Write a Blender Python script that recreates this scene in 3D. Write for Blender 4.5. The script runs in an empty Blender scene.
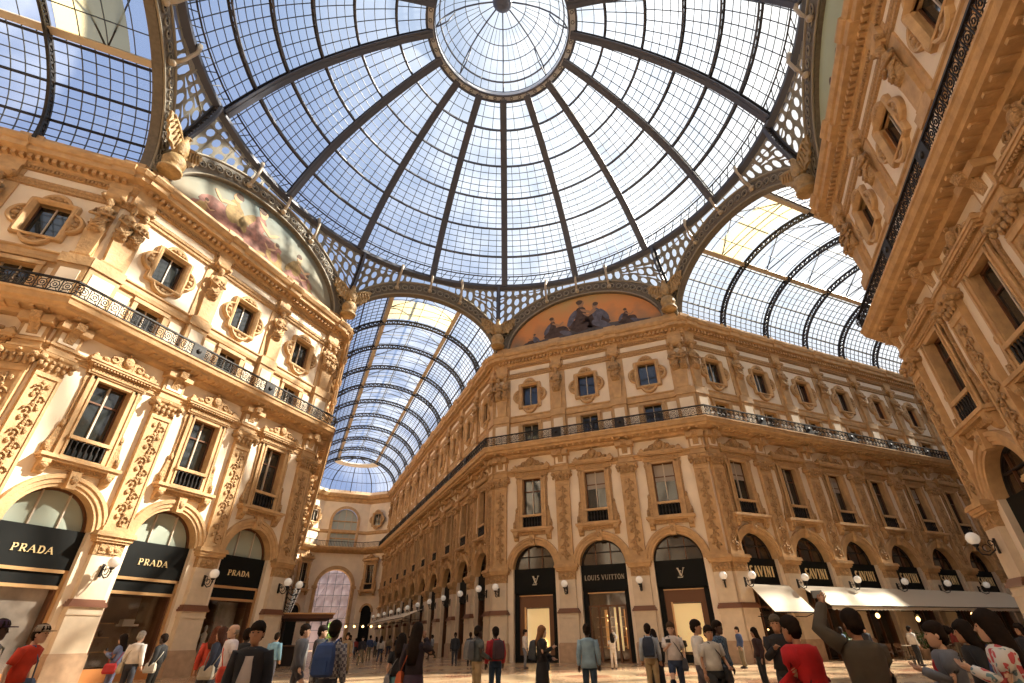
import bpy, bmesh, math, random
from mathutils import Vector, Matrix
PI = math.pi
random.seed(7)
scene = bpy.context.scene
COL = scene.collection
W, A = 7.25, 19.23            # half width of the arms, distance of the arm mouths from the centre
PB, QB, SB = 5.187, 2.636, 5.205   # bay pitch in the arms, first bay offset, bay pitch on the octagon fronts
GZ = -0.22                    # pavement level
R2 = math.sqrt(2)

# ------------------------------------------------------------------ materials
MATS = {}
def mat(name, col, rough=0.6, metal=0.0, noise=0.0, nscale=3.0, bump=0.0, bscale=20.0, emit=None, estr=0.0, spec=0.5):
    if name in MATS: return MATS[name]
    m = bpy.data.materials.new(name); m.use_nodes = True
    nt = m.node_tree; b = nt.nodes['Principled BSDF']
    b.inputs['Base Color'].default_value = (*col, 1); b.inputs['Roughness'].default_value = rough
    b.inputs['Metallic'].default_value = metal; b.inputs['Specular IOR Level'].default_value = spec
    tc = nt.nodes.new('ShaderNodeTexCoord')
    if noise:
        n = nt.nodes.new('ShaderNodeTexNoise'); n.inputs['Scale'].default_value = nscale; n.inputs['Detail'].default_value = 5
        nt.links.new(tc.outputs['Object'], n.inputs['Vector'])
        r = nt.nodes.new('ShaderNodeValToRGB')
        r.color_ramp.elements[0].position = .3; r.color_ramp.elements[1].position = .7
        r.color_ramp.elements[0].color = (*[c * (1 - noise) for c in col], 1)
        r.color_ramp.elements[1].color = (*[min(1, c * (1 + noise * .5)) for c in col], 1)
        nt.links.new(n.outputs['Fac'], r.inputs['Fac']); nt.links.new(r.outputs['Color'], b.inputs['Base Color'])
    if bump:
        n = nt.nodes.new('ShaderNodeTexNoise'); n.inputs['Scale'].default_value = bscale; n.inputs['Detail'].default_value = 3
        nt.links.new(tc.outputs['Object'], n.inputs['Vector'])
        bp = nt.nodes.new('ShaderNodeBump'); bp.inputs['Strength'].default_value = bump; bp.inputs['Distance'].default_value = .1
        nt.links.new(n.outputs['Fac'], bp.inputs['Height']); nt.links.new(bp.outputs['Normal'], b.inputs['Normal'])
    if emit:
        b.inputs['Emission Color'].default_value = (*emit, 1); b.inputs['Emission Strength'].default_value = estr
    MATS[name] = m; return m
plaster = mat('plaster', (.82, .69, .53), .8, noise=.10, nscale=.8, bump=.1)
stone = mat('ochre_stone', (.55, .345, .165), .7, noise=.22, nscale=2.2, bump=.25, bscale=9)
carved = mat('carved_stone', (.50, .305, .14), .7, noise=.3, nscale=9, bump=.9, bscale=14)
marble = mat('pier_marble', (.67, .545, .40), .45, noise=.10, nscale=2.5)
plinth = mat('pink_plinth', (.46, .31, .20), .4, noise=.2, nscale=3)
darkband = mat('dark_band', (.20, .085, .05), .4)
iron = mat('black_iron', (.022, .018, .017), .55, metal=.0, spec=.3)
ironblue = mat('blue_grey_iron', (.085, .09, .115), .5, metal=.2)
ironbar = mat('glazing_iron', (.06, .075, .10), .5)
bandmat = mat('band_iron', (.15, .125, .095), .7, noise=.25, nscale=5)
bandlight = mat('band_light', (.30, .26, .195), .6)
lattmat = mat('lattice_iron', (.23, .21, .165), .6)
gold = mat('gilded_stone', (.42, .27, .115), .6, noise=.3, nscale=4, bump=.6, bscale=6)
creamiron = mat('cream_bracket', (.48, .39, .28), .5)
signblack = mat('sign_black', (.006, .0065, .006), .6, spec=.15)
lettergold = mat('letter_gold', (.80, .62, .33), .4)
letterpale = mat('letter_pale', (.62, .56, .44), .5); letterdim = mat('letter_dim', (.40, .34, .25), .5)
brass = mat('brass_trim', (.62, .38, .18), .35, metal=.5)
bronze = mat('bronze_frame', (.13, .055, .025), .4, metal=.3)
darkint = mat('shop_dark', (.035, .02, .012), .7)
brownint = mat('shop_brown', (.20, .10, .045), .6, noise=.3, nscale=2)
whiteframe = mat('window_frame', (.50, .42, .33), .5)
globe = mat('globe_glass', (.90, .87, .80), .25, emit=(1, .92, .8), estr=.12)
awnmat = mat('awning_canvas', (.58, .49, .37), .85)
awnbrown = mat('brown_canvas', (.16, .07, .04), .8)
warmlamp = mat('warm_lamp', (1, .8, .5), .5, emit=(1, .60, .22), estr=5)
litpanel = mat('lit_display', (.9, .7, .35), .6, emit=(1, .66, .28), estr=.55)
litdim = mat('lit_shelf', (.6, .3, .1), .6, emit=(1, .45, .12), estr=.35)
def glassmat(name, col, rough):
    m = mat(name, col, rough, spec=1.0); return m
winglass = glassmat('window_glass', (.02, .022, .02), .04)
reflectglass = glassmat('pale_fanlight', (.33, .37, .31), .12)  # pale base colour paints in the glass's reflection of sky and facade
shopglass = glassmat('fanlight_glass', (.035, .022, .014), .08)
def pane_mat():
    m = bpy.data.materials.new('roof_glass'); m.use_nodes = True; nt = m.node_tree; nt.nodes.clear()
    o = nt.nodes.new('ShaderNodeOutputMaterial'); t = nt.nodes.new('ShaderNodeBsdfTransparent'); t.inputs[0].default_value = (.93, .96, 1, 1)
    tr = nt.nodes.new('ShaderNodeBsdfTranslucent'); tr.inputs[0].default_value = (.86, .9, .97, 1)
    mx = nt.nodes.new('ShaderNodeMixShader')
    tc = nt.nodes.new('ShaderNodeTexCoord'); n = nt.nodes.new('ShaderNodeTexNoise'); n.inputs['Scale'].default_value = .35; n.inputs['Detail'].default_value = 6
    r = nt.nodes.new('ShaderNodeMapRange'); r.inputs[1].default_value = .35; r.inputs[2].default_value = .7; r.inputs[3].default_value = .04; r.inputs[4].default_value = .15
    nt.links.new(tc.outputs['Object'], n.inputs['Vector']); nt.links.new(n.outputs['Fac'], r.inputs[0]); nt.links.new(r.outputs[0], mx.inputs[0])
    nt.links.new(t.outputs[0], mx.inputs[1]); nt.links.new(tr.outputs[0], mx.inputs[2]); nt.links.new(mx.outputs[0], o.inputs[0])
    return m
roofglass = pane_mat()
def blind_mat():
    m = bpy.data.materials.new('cream_blind_glass'); m.use_nodes = True; nt = m.node_tree; nt.nodes.clear()
    o = nt.nodes.new('ShaderNodeOutputMaterial'); t = nt.nodes.new('ShaderNodeBsdfTransparent'); t.inputs[0].default_value = (.85,.78,.62,1)
    tr = nt.nodes.new('ShaderNodeBsdfTranslucent'); tr.inputs[0].default_value = (.80,.70,.50,1); mx = nt.nodes.new('ShaderNodeMixShader'); mx.inputs[0].default_value = .5
    nt.links.new(t.outputs[0], mx.inputs[1]); nt.links.new(tr.outputs[0], mx.inputs[2]); nt.links.new(mx.outputs[0], o.inputs[0]); return m
blindglass = blind_mat()

# ------------------------------------------------------------------ mesh builder
class MB:
    def __init__(s): s.v = []; s.f = []; s.m = []; s.s = []; s.mats = []
    def mi(s, m):
        if m not in s.mats: s.mats.append(m)
        return s.mats.index(m)
    def add(s, vs, fs, m, smooth=False, M=None):
        o = len(s.v); k = s.mi(m)
        if M is not None: vs = [M @ Vector(v) for v in vs]
        s.v += [tuple(v) for v in vs]
        for f in fs: s.f.append(tuple(i + o for i in f)); s.m.append(k); s.s.append(smooth)
        return s
    def box(s, x0, x1, y0, y1, z0, z1, m, M=None):
        vs = [(x0,y0,z0),(x1,y0,z0),(x1,y1,z0),(x0,y1,z0),(x0,y0,z1),(x1,y0,z1),(x1,y1,z1),(x0,y1,z1)]
        return s.add(vs, [(0,3,2,1),(4,5,6,7),(0,1,5,4),(1,2,6,5),(2,3,7,6),(3,0,4,7)], m, False, M)
    def prism(s, poly, y0, y1, m, M=None, axis='xz'):
        n = len(poly)
        if axis == 'xz': vs = [(p[0], y0, p[1]) for p in poly] + [(p[0], y1, p[1]) for p in poly]
        elif axis == 'yz': vs = [(y0, p[0], p[1]) for p in poly] + [(y1, p[0], p[1]) for p in poly]
        else: vs = [(p[0], p[1], y0) for p in poly] + [(p[0], p[1], y1) for p in poly]
        fs = [tuple(range(n)), tuple(range(2*n-1, n-1, -1))] + [(i, i+n, (i+1) % n + n, (i+1) % n) for i in range(n)]
        return s.add(vs, fs, m, False, M)
    def loft(s, rings, m, smooth=True, closed=True, cap=True, M=None):
        n = len(rings[0]); vs = [p for r in rings for p in r]; fs = []
        for i in range(len(rings) - 1):
            for j in range(n if closed else n - 1):
                a, b = i*n + j, i*n + (j+1) % n
                fs.append((a, b, b + n, a + n))
        if cap and closed: fs += [tuple(range(n-1, -1, -1)), tuple(range((len(rings)-1)*n, len(rings)*n))]
        return s.add(vs, fs, m, smooth, M)
    def ell(s, c, r, m, nu=8, nv=6, M=None):
        rings = []
        for i in range(nv + 1):
            t = PI * (i + .12) / (nv + .24); z = -math.cos(t); q = math.sin(t)
            rings.append([(c[0] + r[0]*q*math.cos(2*PI*j/nu), c[1] + r[1]*q*math.sin(2*PI*j/nu), c[2] + r[2]*z) for j in range(nu)])
        return s.loft(rings, m, True, True, True, M)
    def tube(s, pts, r, m, n=6, M=None, smooth=True):
        pts = [Vector(p) for p in pts]; k = len(pts)
        rr = r if isinstance(r, (list, tuple)) else [r]*k
        rings = []; up0 = Vector((0, 0, 1))
        for i, p in enumerate(pts):
            d = (pts[min(i+1, k-1)] - pts[max(i-1, 0)])
            if d.length < 1e-9: d = Vector((0, 0, 1))
            d.normalize()
            ref = up0 if abs(d.dot(up0)) < .93 else Vector((0, 1, 0))
            a = d.cross(ref).normalized(); b = d.cross(a)
            rings.append([p + (a*math.cos(2*PI*j/n + PI/n) + b*math.sin(2*PI*j/n + PI/n))*rr[i] for j in range(n)])
        return s.loft(rings, m, smooth, True, True, M)
    def bar(s, p, q, r, m): return s.tube([p, q], r, m, 4, smooth=False)
    def lathe(s, prof, c, m, n=12, smooth=True):
        return s.loft([[(c[0]+r*math.cos(2*PI*j/n), c[1]+r*math.sin(2*PI*j/n), c[2]+z) for j in range(n)] for r, z in prof], m, smooth)
    def mesh(s, name):
        me = bpy.data.meshes.new(name); me.from_pydata(s.v, [], s.f)
        for m in s.mats: me.materials.append(m)
        me.polygons.foreach_set('material_index', s.m); me.polygons.foreach_set('use_smooth', s.s); me.update()
        return me
def link(name, data, parent=None, loc=None, rz=None):
    o = bpy.data.objects.new(name, data); COL.objects.link(o)
    if parent is not None: o.parent = parent
    if loc is not None: o.location = loc
    if rz is not None: o.rotation_euler = (0, 0, rz)
    return o
def tag(o, label=None, cat=None, group=None, kind=None):
    if label: o['label'] = label
    if cat: o['category'] = cat
    if group: o['group'] = group
    if kind: o['kind'] = kind
    return o
# a prototype is a list of (part name, mesh, [sub-parts ...]); stamping it links copies of every part that share mesh data
def stamp(name, proto, loc, rz, label, cat, group=None, kind=None):
    e = link(name, None, None, loc, rz); e.empty_display_size = .3
    tag(e, label, cat, group, kind)
    for pn, me, subs in proto:
        p = link(pn, me, e)
        for sn, sm in subs: link(sn, sm, p)
    return e
ORD = ['first','second','third','fourth','fifth','sixth','seventh','eighth','ninth','tenth','eleventh','twelfth','thirteenth','fourteenth','fifteenth']

# ------------------------------------------------------------------ lettering (stroke letters with serifs)
def glyph(ch):
    # strokes: (x0,y0,x1,y1,thick) in a unit box
    T, t = .17, .07
    arc = lambda cx, cy, rx, ry, a0, a1, th, n=7: [(cx+rx*math.cos(math.radians(a0+(a1-a0)*i/n)), cy+ry*math.sin(math.radians(a0+(a1-a0)*i/n)),
              cx+rx*math.cos(math.radians(a0+(a1-a0)*(i+1)/n)), cy+ry*math.sin(math.radians(a0+(a1-a0)*(i+1)/n)), th) for i in range(n)]
    sf = lambda x, y, w=.16: [(x-w, y, x+w, y, t)]
    if ch == 'P': return [(.2,0,.2,1,T)] + sf(.2,0)+sf(.2,1)[:1] + [(.2,1,.45,1,t),(.2,.48,.45,.48,t)] + arc(.45,.74,.25,.26,90,-90,T*.8)
    if ch == 'R': return glyph('P') + [(.42,.48,.8,0,T)]
    if ch == 'A': return [(.05,0,.45,1,t),(.45,1,.85,0,T),(.2,.35,.7,.35,t)] + sf(.05,0,.1)+sf(.85,0,.1)
    if ch == 'D': return [(.2,0,.2,1,T),(.05,0,.4,0,t),(.05,1,.4,1,t)] + arc(.4,.5,.4,.5,90,-90,T)
    if ch == 'S': return arc(.45,.74,.27,.25,40,270,T*.8) + arc(.45,.25,.29,.25,90,-140,T*.8)
    if ch == 'V': return [(.05,1,.45,0,T),(.45,0,.85,1,t)] + sf(.05,1,.12)+sf(.85,1,.1)
    if ch == 'I': return [(.3,0,.3,1,T)] + sf(.3,0)+sf(.3,1)
    if ch == 'N': return [(.15,0,.15,1,t),(.15,1,.8,0,T),(.8,0,.8,1,t)] + sf(.15,0,.1)+sf(.8,1,.1)
    if ch == 'L': return [(.2,0,.2,1,T),(.05,0,.75,0,t),(.75,0,.75,.2,t)] + sf(.2,1)
    if ch == 'O': return arc(.5,.5,.4,.5,0,360,T*.8,14)
    if ch == 'U': return [(.15,1,.15,.35,T),(.8,1,.8,.35,t)] + arc(.475,.35,.325,.35,180,360,T*.6) + sf(.15,1,.1)+sf(.8,1,.1)
    if ch == 'T': return [(.45,0,.45,1,T),(.05,1,.85,1,t),(.05,1,.05,.82,t),(.85,1,.85,.82,t)] + sf(.45,0)
    return []
GW = dict(P=.85, R=.95, A=.98, D=.95, S=.85, V=.98, I=.62, N=1.0, L=.85, O=1.05, U=1.0, T=.95)
def lettering(text, cx, z, h, y, m, slim=1.0):
    mb = MB(); gap = .12; tot = sum((GW.get(c, .5) + gap) for c in text) * h * slim
    x = cx - tot/2
    for c in text:
        for (a, b, p, q, th) in glyph(c):
            P0 = Vector((x + a*h*slim, z + b*h)); P1 = Vector((x + p*h*slim, z + q*h)); d = (P1-P0)
            if d.length < 1e-6: continue
            d.normalize(); n = Vector((-d.y, d.x))*th*h/2; e = d*th*h*.12
            poly = [P0-e+n, P0-e-n, P1+e-n, P1+e+n]
            mb.prism([(k.x, k.y) for k in poly], y-.04, y, m)
        x += (GW.get(c, .5) + gap)*h*slim
    return mb.mesh('lettering')

# ------------------------------------------------------------------ bay elements; local frame: x right, -y out of the wall, z up
def arc_pts(r, z0, n=20, a0=0, a1=180, rz=None):
    rz = rz or r
    return [(r*math.cos(math.radians(a0+(a1-a0)*i/n)), z0 + rz*math.sin(math.radians(a0+(a1-a0)*i/n))) for i in range(n+1)]
AR, ASP = 1.65, 5.65
def wall_bay(mb, xc, x0, x1):
    """front of one bay with its four openings and their reveals"""
    def rect(a, b, z0, z1, m=plaster, y=0): mb.add([(a,y,z0),(b,y,z0),(b,y,z1),(a,y,z1)], [(0,1,2,3)], m)
    def holes(z0, z1, hw, h0, h1, depth, m):
        if h0 > z0: rect(xc-hw, xc+hw, z0, h0, m)
        if z1 > h1: rect(xc-hw, xc+hw, h1, z1, m)
        rect(x0, xc-hw, z0, z1, m); rect(xc+hw, x1, z0, z1, m)
        P = [(xc-hw,h0),(xc+hw,h0),(xc+hw,h1),(xc-hw,h1)]
        for i in range(4):
            a, b = P[i], P[(i+1) % 4]
            mb.add([(a[0],0,a[1]),(b[0],0,b[1]),(b[0],depth,b[1]),(a[0],depth,a[1])], [(0,1,2,3)], stone)
    # ground zone with arch
    zt = 7.6
    rect(x0, xc-AR, GZ, zt, marble if False else plaster); rect(xc+AR, x1, GZ, zt)
    ap = arc_pts(AR, ASP, 24)
    for i in range(24):
        a, b = ap[i], ap[i+1]
        mb.add([(xc+a[0],0,a[1]),(xc+a[0],0,zt),(xc+b[0],0,zt),(xc+b[0],0,b[1])], [(0,1,2,3)], plaster)
        mb.add([(xc+a[0],0,a[1]),(xc+b[0],0,b[1]),(xc+b[0],.7,b[1]),(xc+a[0],.7,a[1])], [(0,1,2,3)], stone)
    for sx in (-AR, AR): mb.add([(xc+sx,0,GZ),(xc+sx,0,ASP),(xc+sx,.7,ASP),(xc+sx,.7,GZ)], [(0,1,2,3)], marble)
    holes(7.6, 12.7, .78, 8.5, 12.35, .4, plaster)
    rect(x0, x1, 12.7, 15.1)
    holes(15.1, 17.5, .72, 15.2, 17.05, .45, stone)
    holes(17.5, 21.9, .72, 18.85, 20.75, .35, plaster)
    rect(x0, x1, 21.9, 24.9)
def P_tall(blind=False):
    s = MB()
    for k in (-1, 1):
        s.box(*sorted((k*.78, k*1.16)), -.16, .02, 8.45, 12.45, stone); s.box(*sorted((k*.80, k*.90)), -.22, 0, 8.5, 12.4, stone)
        s.box(*sorted((k*1.06, k*1.16)), -.22, 0, 8.5, 12.4, stone)
        s.prism([(k*1.16,8.45),(k*1.58,8.45),(k*1.62,8.8),(k*1.48,9.2),(k*1.42,9.7),(k*1.28,10.1),(k*1.30,11.9),(k*1.38,12.2),(k*1.3,12.45),(k*1.16,12.45)], -.1, 0, carved)
        s.tube([(k*1.5,-.12,8.6),(k*1.5,-.12,9.0)], .1, carved, 6); s.ell((k*1.3,-.12,9.9), (.12,.08,.2), carved, 6, 4)
    s.box(-1.16, 1.16, -.16, .02, 12.3, 12.5, stone)
    frame = s.mesh('surround')
    s = MB()
    s.box(-1.38, 1.38, -.22, 0, 12.5, 12.86, stone); s.box(-1.3, 1.3, -.27, 0, 12.58, 12.78, carved)
    s.box(-1.48, 1.48, -.36, 0, 12.86, 12.96, stone); s.box(-1.6, 1.6, -.46, 0, 12.96, 13.08, stone); s.box(-1.66, 1.66, -.5, 0, 13.08, 13.18, stone)
    for k in range(-9, 10): s.box(k*.15-.04, k*.15+.04, -.42, -.3, 12.86, 12.95, stone)
    for k in (-1, 1):
        s.box(*sorted((k*1.2, k*1.55)), -.4, 0, 13.18, 13.36, stone)
        s.prism([(k*1.2,13.18),(k*1.1,13.42),(k*.75,13.5),(k*.5,13.75),(k*.3,13.75),(k*.3,13.18)], -.34, -.05, carved)
        s.lathe([(.0,0),(.15,.03),(.1,.12),(.0,.2)], (k*1.38,-.22,13.36), stone, 6)
        s.tube([(k*(.62+.16*math.cos(a*.9)), -.36, 13.5+.16*math.sin(a*.9)) for a in range(8)], .05, carved, 5)
        s.ell((k*.98,-.33,13.36), (.2,.1,.13), carved, 6, 4)
    s.prism([(-.42,13.18)] + [(-p[0], p[1]) for p in arc_pts(.42, 13.6, 10)][::1] + [(.42,13.18)], -.32, -.05, carved)
    s.ell((0,-.36,13.62), (.26,.14,.3), carved, 8, 6); s.ell((0,-.34,14.02), (.12,.1,.12), carved, 6, 4)
    ped = s.mesh('pediment')
    s = MB()
    s.box(-1.68, 1.68, -.5, 0, 8.3, 8.45, stone); s.box(-1.6, 1.6, -.42, 0, 8.2, 8.3, stone); s.box(-1.2, 1.2, -.2, 0, 7.98, 8.2, carved)
    for k in (-1, 1):
        s.prism([(0,8.2),(-.42,8.2),(-.42,8.05),(-.28,7.86),(-.2,7.68),(-.05,7.6),(0,7.6)], *sorted((k*1.15, k*1.5)), stone, axis='yz')
        s.ell((k*1.32,-.3,7.95), (.2,.16,.16), carved, 6, 4)
    sill = s.mesh('sill')
    s = MB()
    s.box(-.92, .92, -.3, -.1, 9.32, 9.48, stone); s.box(-.92, .92, -.3, -.1, 8.45, 8.55, stone)
    s.box(-.8, .8, .02, .05, 8.5, 9.35, signblack)
    for k in range(7): s.lathe([(.03,0),(.05,.05),(.035,.12),(.065,.3),(.03,.5),(.05,.7),(.03,.78)], (-.69+k*.23, -.2, 8.55), iron, 6)
    bal = s.mesh('balustrade')
    s = MB(); s.add([(-.78,.3,8.5),(.78,.3,8.5),(.78,.3,12.35),(-.78,.3,12.35)], [(0,1,2,3)], winglass)
    gl = s.mesh('pane')
    s = MB()
    for k in (-1, 1): s.box(*sorted((k*.70, k*.78)), .22, .3, 9.3, 12.35, bronze)
    s.box(-.04, .04, .2, .3, 9.3, 12.3, whiteframe); s.box(-.75, .75, .22, .3, 12.22, 12.34, bronze)
    s.box(-.74, .74, .23, .3, 11.3, 11.38, bronze)
    sash = s.mesh('sash')
    bl = [('blind', MB().box(-.7, .7, .26, .285, 11.0, 12.3, blindcloth).mesh('blind'), [])] if blind else []
    return bl + [('surround', frame, []), ('pediment', ped, []), ('sill', sill, []), ('balustrade', bal, []), ('pane', gl, []), ('sash', sash, [])]
def quatre(th, k=1.0):
    c, s_ = math.cos(th), math.sin(th)
    r = min(1.06/abs(c) if abs(c) > 1e-6 else 9, 1.2/abs(s_) if abs(s_) > 1e-6 else 9)
    # notch the square's corners to points and add a round lobe on every side
    best = r * (1 - .0)
    for (cx, cz, q) in ((.92,0,.66),(-.92,0,.66),(0,1.05,.66),(0,-1.05,.66)):
        b = c*cx + s_*cz; d = b*b - (cx*cx + cz*cz - q*q)
        if d > 0: best = max(best, b + math.sqrt(d))
    return best*k
def P_oval():
    n = 80; zc = 19.8
    def ring(y, fn): return [(fn(2*PI*i/n)*math.cos(2*PI*i/n), y, zc + fn(2*PI*i/n)*math.sin(2*PI*i/n)) for i in range(n)]
    def rc(hw, hh):
        return lambda t: min(hw/max(abs(math.cos(t)), 1e-6), hh/max(abs(math.sin(t)), 1e-6))
    s = MB()
    rings = [ring(0, quatre), ring(-.18, quatre), ring(-.26, lambda t: quatre(t,.95)), ring(-.24, lambda t: quatre(t,.88)), ring(-.13, lambda t: quatre(t,.84)),
             ring(-.13, lambda t: max(quatre(t,.72), rc(.98,1.2)(t)*.98)), ring(-.24, lambda t: rc(.98,1.2)(t)), ring(-.28, rc(.90,1.12)), ring(-.2, rc(.8,1.03)), ring(-.1, rc(.72,.95)), ring(.1, rc(.72,.95))]
    s.loft(rings, stone, False, True, False)
    frame = s.mesh('surround')
    s = MB()
    for k in range(4):
        a = k*PI/2; cx, cz = 1.2*math.cos(a), 1.38*math.sin(a)
        s.ell((cx, -.16, zc+cz), (.2,.12,.16), carved, 6, 4)
        for d in (-1, 1): s.ell((cx - d*.28*math.sin(a), -.16, zc+cz + d*.28*math.cos(a)), (.14,.09,.11), carved, 6, 4)
    orn = s.mesh('scroll_ornament')
    s = MB(); s.add([(-.72,.25,18.85),(.72,.25,18.85),(.72,.25,20.75),(-.72,.25,20.75)], [(0,1,2,3)], winglass); gl = s.mesh('pane')
    s = MB(); s.box(-.03,.03,.16,.24,18.85,20.75, whiteframe)
    for k in (-1, 1): s.box(*sorted((k*.66,k*.72)), .16, .24, 18.85, 20.75, bronze)
    sash = s.mesh('sash')
    return [('surround', frame, []), ('ornament', orn, []), ('pane', gl, []), ('sash', sash, [])]
def P_low():
    s = MB()
    for k in (-1, 1): s.box(*sorted((k*.72, k*.95)), -.1, 0, 15.12, 17.2, stone)
    s.box(-1.0, 1.0, -.14, 0, 17.08, 17.3, stone)
    f = s.mesh('surround')
    s = MB(); s.add([(-.72,.35,15.2),(.72,.35,15.2),(.72,.35,17.05),(-.72,.35,17.05)], [(0,1,2,3)], winglass); gl = s.mesh('pane')
    s = MB(); s.box(-.03,.03,.27,.34,15.2,17.05, whiteframe)
    for k in (-1, 1): s.box(*sorted((k*.64,k*.72)), .27, .34, 15.2, 17.05, whiteframe)
    return [('surround', f, []), ('pane', gl, []), ('sash', s.mesh('sash'), [])]
def archivolt():
    s = MB(); n = 28
    prof = [(1.65,.02),(1.65,-.1),(1.78,-.1),(1.80,-.16),(1.98,-.16),(2.0,-.22),(2.16,-.22),(2.2,-.12),(2.2,0)]
    rings = []
    for i in range(n+1):
        a = PI*i/n
        rings.append([(r*math.cos(a), y, ASP + r*math.sin(a)) for r, y in prof])
    s.loft(rings, stone, False, False, False)
    s.prism([(-.17,7.2),(-.22,7.95),(.22,7.95),(.17,7.2)], -.34, 0, stone); s.ell((0,-.34,7.6), (.15,.1,.22), carved, 6, 4)
    return s.mesh('archivolt')
def P_shop(kind):
    parts = []
    parts.append(('archivolt', archivolt_mesh, []))
    # fanlight
    s = MB(); ap = arc_pts(1.66, 5.65, 24); gm = reflectglass if kind.startswith('pale') else shopglass
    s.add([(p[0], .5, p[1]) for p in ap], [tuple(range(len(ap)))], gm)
    fan = s.mesh('fanlight')
    K0 = kind; kind = 'pale' if kind.startswith('pale') else kind
    s = MB()
    fr = bronze if kind != 'pale' else whiteframe
    for i in range(24):
        a, b = ap[i], ap[i+1]
        s.prism([(a[0],a[1]),(b[0],b[1]),(b[0]*.93,5.65+(b[1]-5.65)*.93),(a[0]*.93,5.65+(a[1]-5.65)*.93)], .4, .5, iron if kind != 'pale' else bronze)
    for x in (-.55, .55): s.box(x-.03, x+.03, .4, .5, 5.6, 5.6+math.sqrt(1.64**2-x*x), fr)
    if kind != 'pale': s.box(-1.35, 1.35, .4, .5, 6.45, 6.52, iron)
    fb = s.mesh('fanlight_bars')
    parts.append(('fanlight', fan, [('glazing_bars', fb)]))
    # sign
    s = MB(); s.box(-1.655, 1.655, .25, .52, 4.05, 5.66, signblack)
    sg = s.mesh('sign_board'); sub = []
    if kind == 'pale': sub = [('lettering', lettering('PRADA', 0, 4.62, .27, .25, lettergold, 1.1))]
    elif kind == 'louis': sub = [('lettering', lettering('LOUIS VUITTON', 0, 4.68, .30, .25, letterdim, .74))]
    elif kind == 'mono':
        m1 = MB()
        for (a, b, p, q, th) in glyph('L'): 
            for it in (0,): m1.prism([(-.28+a*.5-.02, 4.5+b*.5-.03),(-.28+p*.5+.06, 4.5+q*.5-.03),(-.28+p*.5+.06, 4.5+q*.5+.03),(-.28+a*.5-.02, 4.5+b*.5+.03)], .2, .25, letterpale)
        m1.v = [(v[0]+(v[2]-4.5)*.25, v[1], v[2]) for v in m1.v]
        for (a, b, p, q, th) in [(.0,1,.4,0,.15),(.4,0,.8,1,.06),(-.12,1,.14,1,.06),(.68,1,.94,1,.06)]:
            P0, P1 = Vector((-.2+a*.62, 4.6+b*.62)), Vector((-.2+p*.62, 4.6+q*.62)); d = (P1-P0).normalized(); n = Vector((-d.y,d.x))*th*.4
            m1.prism([tuple(P0+n), tuple(P0-n), tuple(P1-n), tuple(P1+n)], .19, .25, letterpale)
        m1.v = [(v[0]*.78, v[1], 4.85+(v[2]-4.85)*.78) for v in m1.v]; sub = [('monogram', m1.mesh('monogram'))]
    elif kind == 'savini': sub = [('lettering', lettering('SAVINI', .26, 4.55, .62, .25, lettergold, .62))]
    parts.append(('sign_board', sg, sub))
    # lower shop front
    s = MB()
    if kind == 'pale':
        for z in (3.92, 3.3): s.box(-1.64, 1.64, .22, .5, z, z+.13, brass)
        s.box(-1.64, 1.64, .3, .5, 3.4, 3.92, signblack)
        for k in (-1, 1): s.box(*sorted((k*1.52, k*1.64)), .22, .6, GZ, 4.05, brass); s.box(*sorted((k*1.42, k*1.52)), .3, .6, GZ, 3.4, bronze)
        s.box(-1.6, 1.6, .1, .62, GZ, .3, ledge)
    elif kind in ('louis', 'mono'):
        s.box(-1.64, 1.64, .3, .6, 3.9, 4.05, signblack); s.box(-1.35, 1.64, .32, .5, 3.84, 3.92, brass)
        for k in (-1, 1): s.box(*sorted((k*1.3, k*1.64)), .3, .6, GZ, 4.05, signblack)
        if kind == 'mono':
            s.box(-1.3, -.85, .4, .6, GZ, 3.84, bronze); s.box(.95, 1.3, .4, .6, GZ, 3.84, bronze); s.box(-.85, .95, .4, .6, 3.1, 3.84, bronze)
            s.box(-.92, -.82, .36, .5, GZ, 3.14, brass); s.box(-1.3, 1.3, .3, .6, GZ, .2, signblack)
        else:
            s.box(-1.3, 1.3, .4, .6, 3.0, 3.1, bronze)
            for x in (-1.3, -.65, 0, .6, 1.2): s.box(x-.05, x+.1, .4, .6, GZ, 3.0, bronze)
    else:
        s.box(-1.64, 1.64, .3, .6, 3.9, 4.05, signblack)
        for k in (-1, 1): s.box(*sorted((k*1.45, k*1.64)), .3, .6, GZ, 4.05, bronze)
        for x in (-.5, .5): s.box(x-.05, x+.05, .4, .6, GZ, 3.9, bronze)
        s.box(-1.6, 1.6, .4, .6, 2.7, 2.8, bronze)
    parts.append(('shop_frame', s.mesh('shop_frame'), []))
    # interior behind it
    s = MB(); dm = brownint if kind in ('pale', 'louis', 'mono') else darkint
    s.box(-1.64, 1.64, 2.6, 2.7, GZ, 4.05, dm); s.box(-1.66, -1.64, .6, 2.6, GZ, 4.05, dm); s.box(1.64, 1.66, .6, 2.6, GZ, 4.05, dm); s.box(-1.64, 1.64, .6, 2.7, 3.95, 4.05, dm)
    s.box(-1.64, 1.64, .6, 2.7, GZ, GZ+.06, dm)
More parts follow.
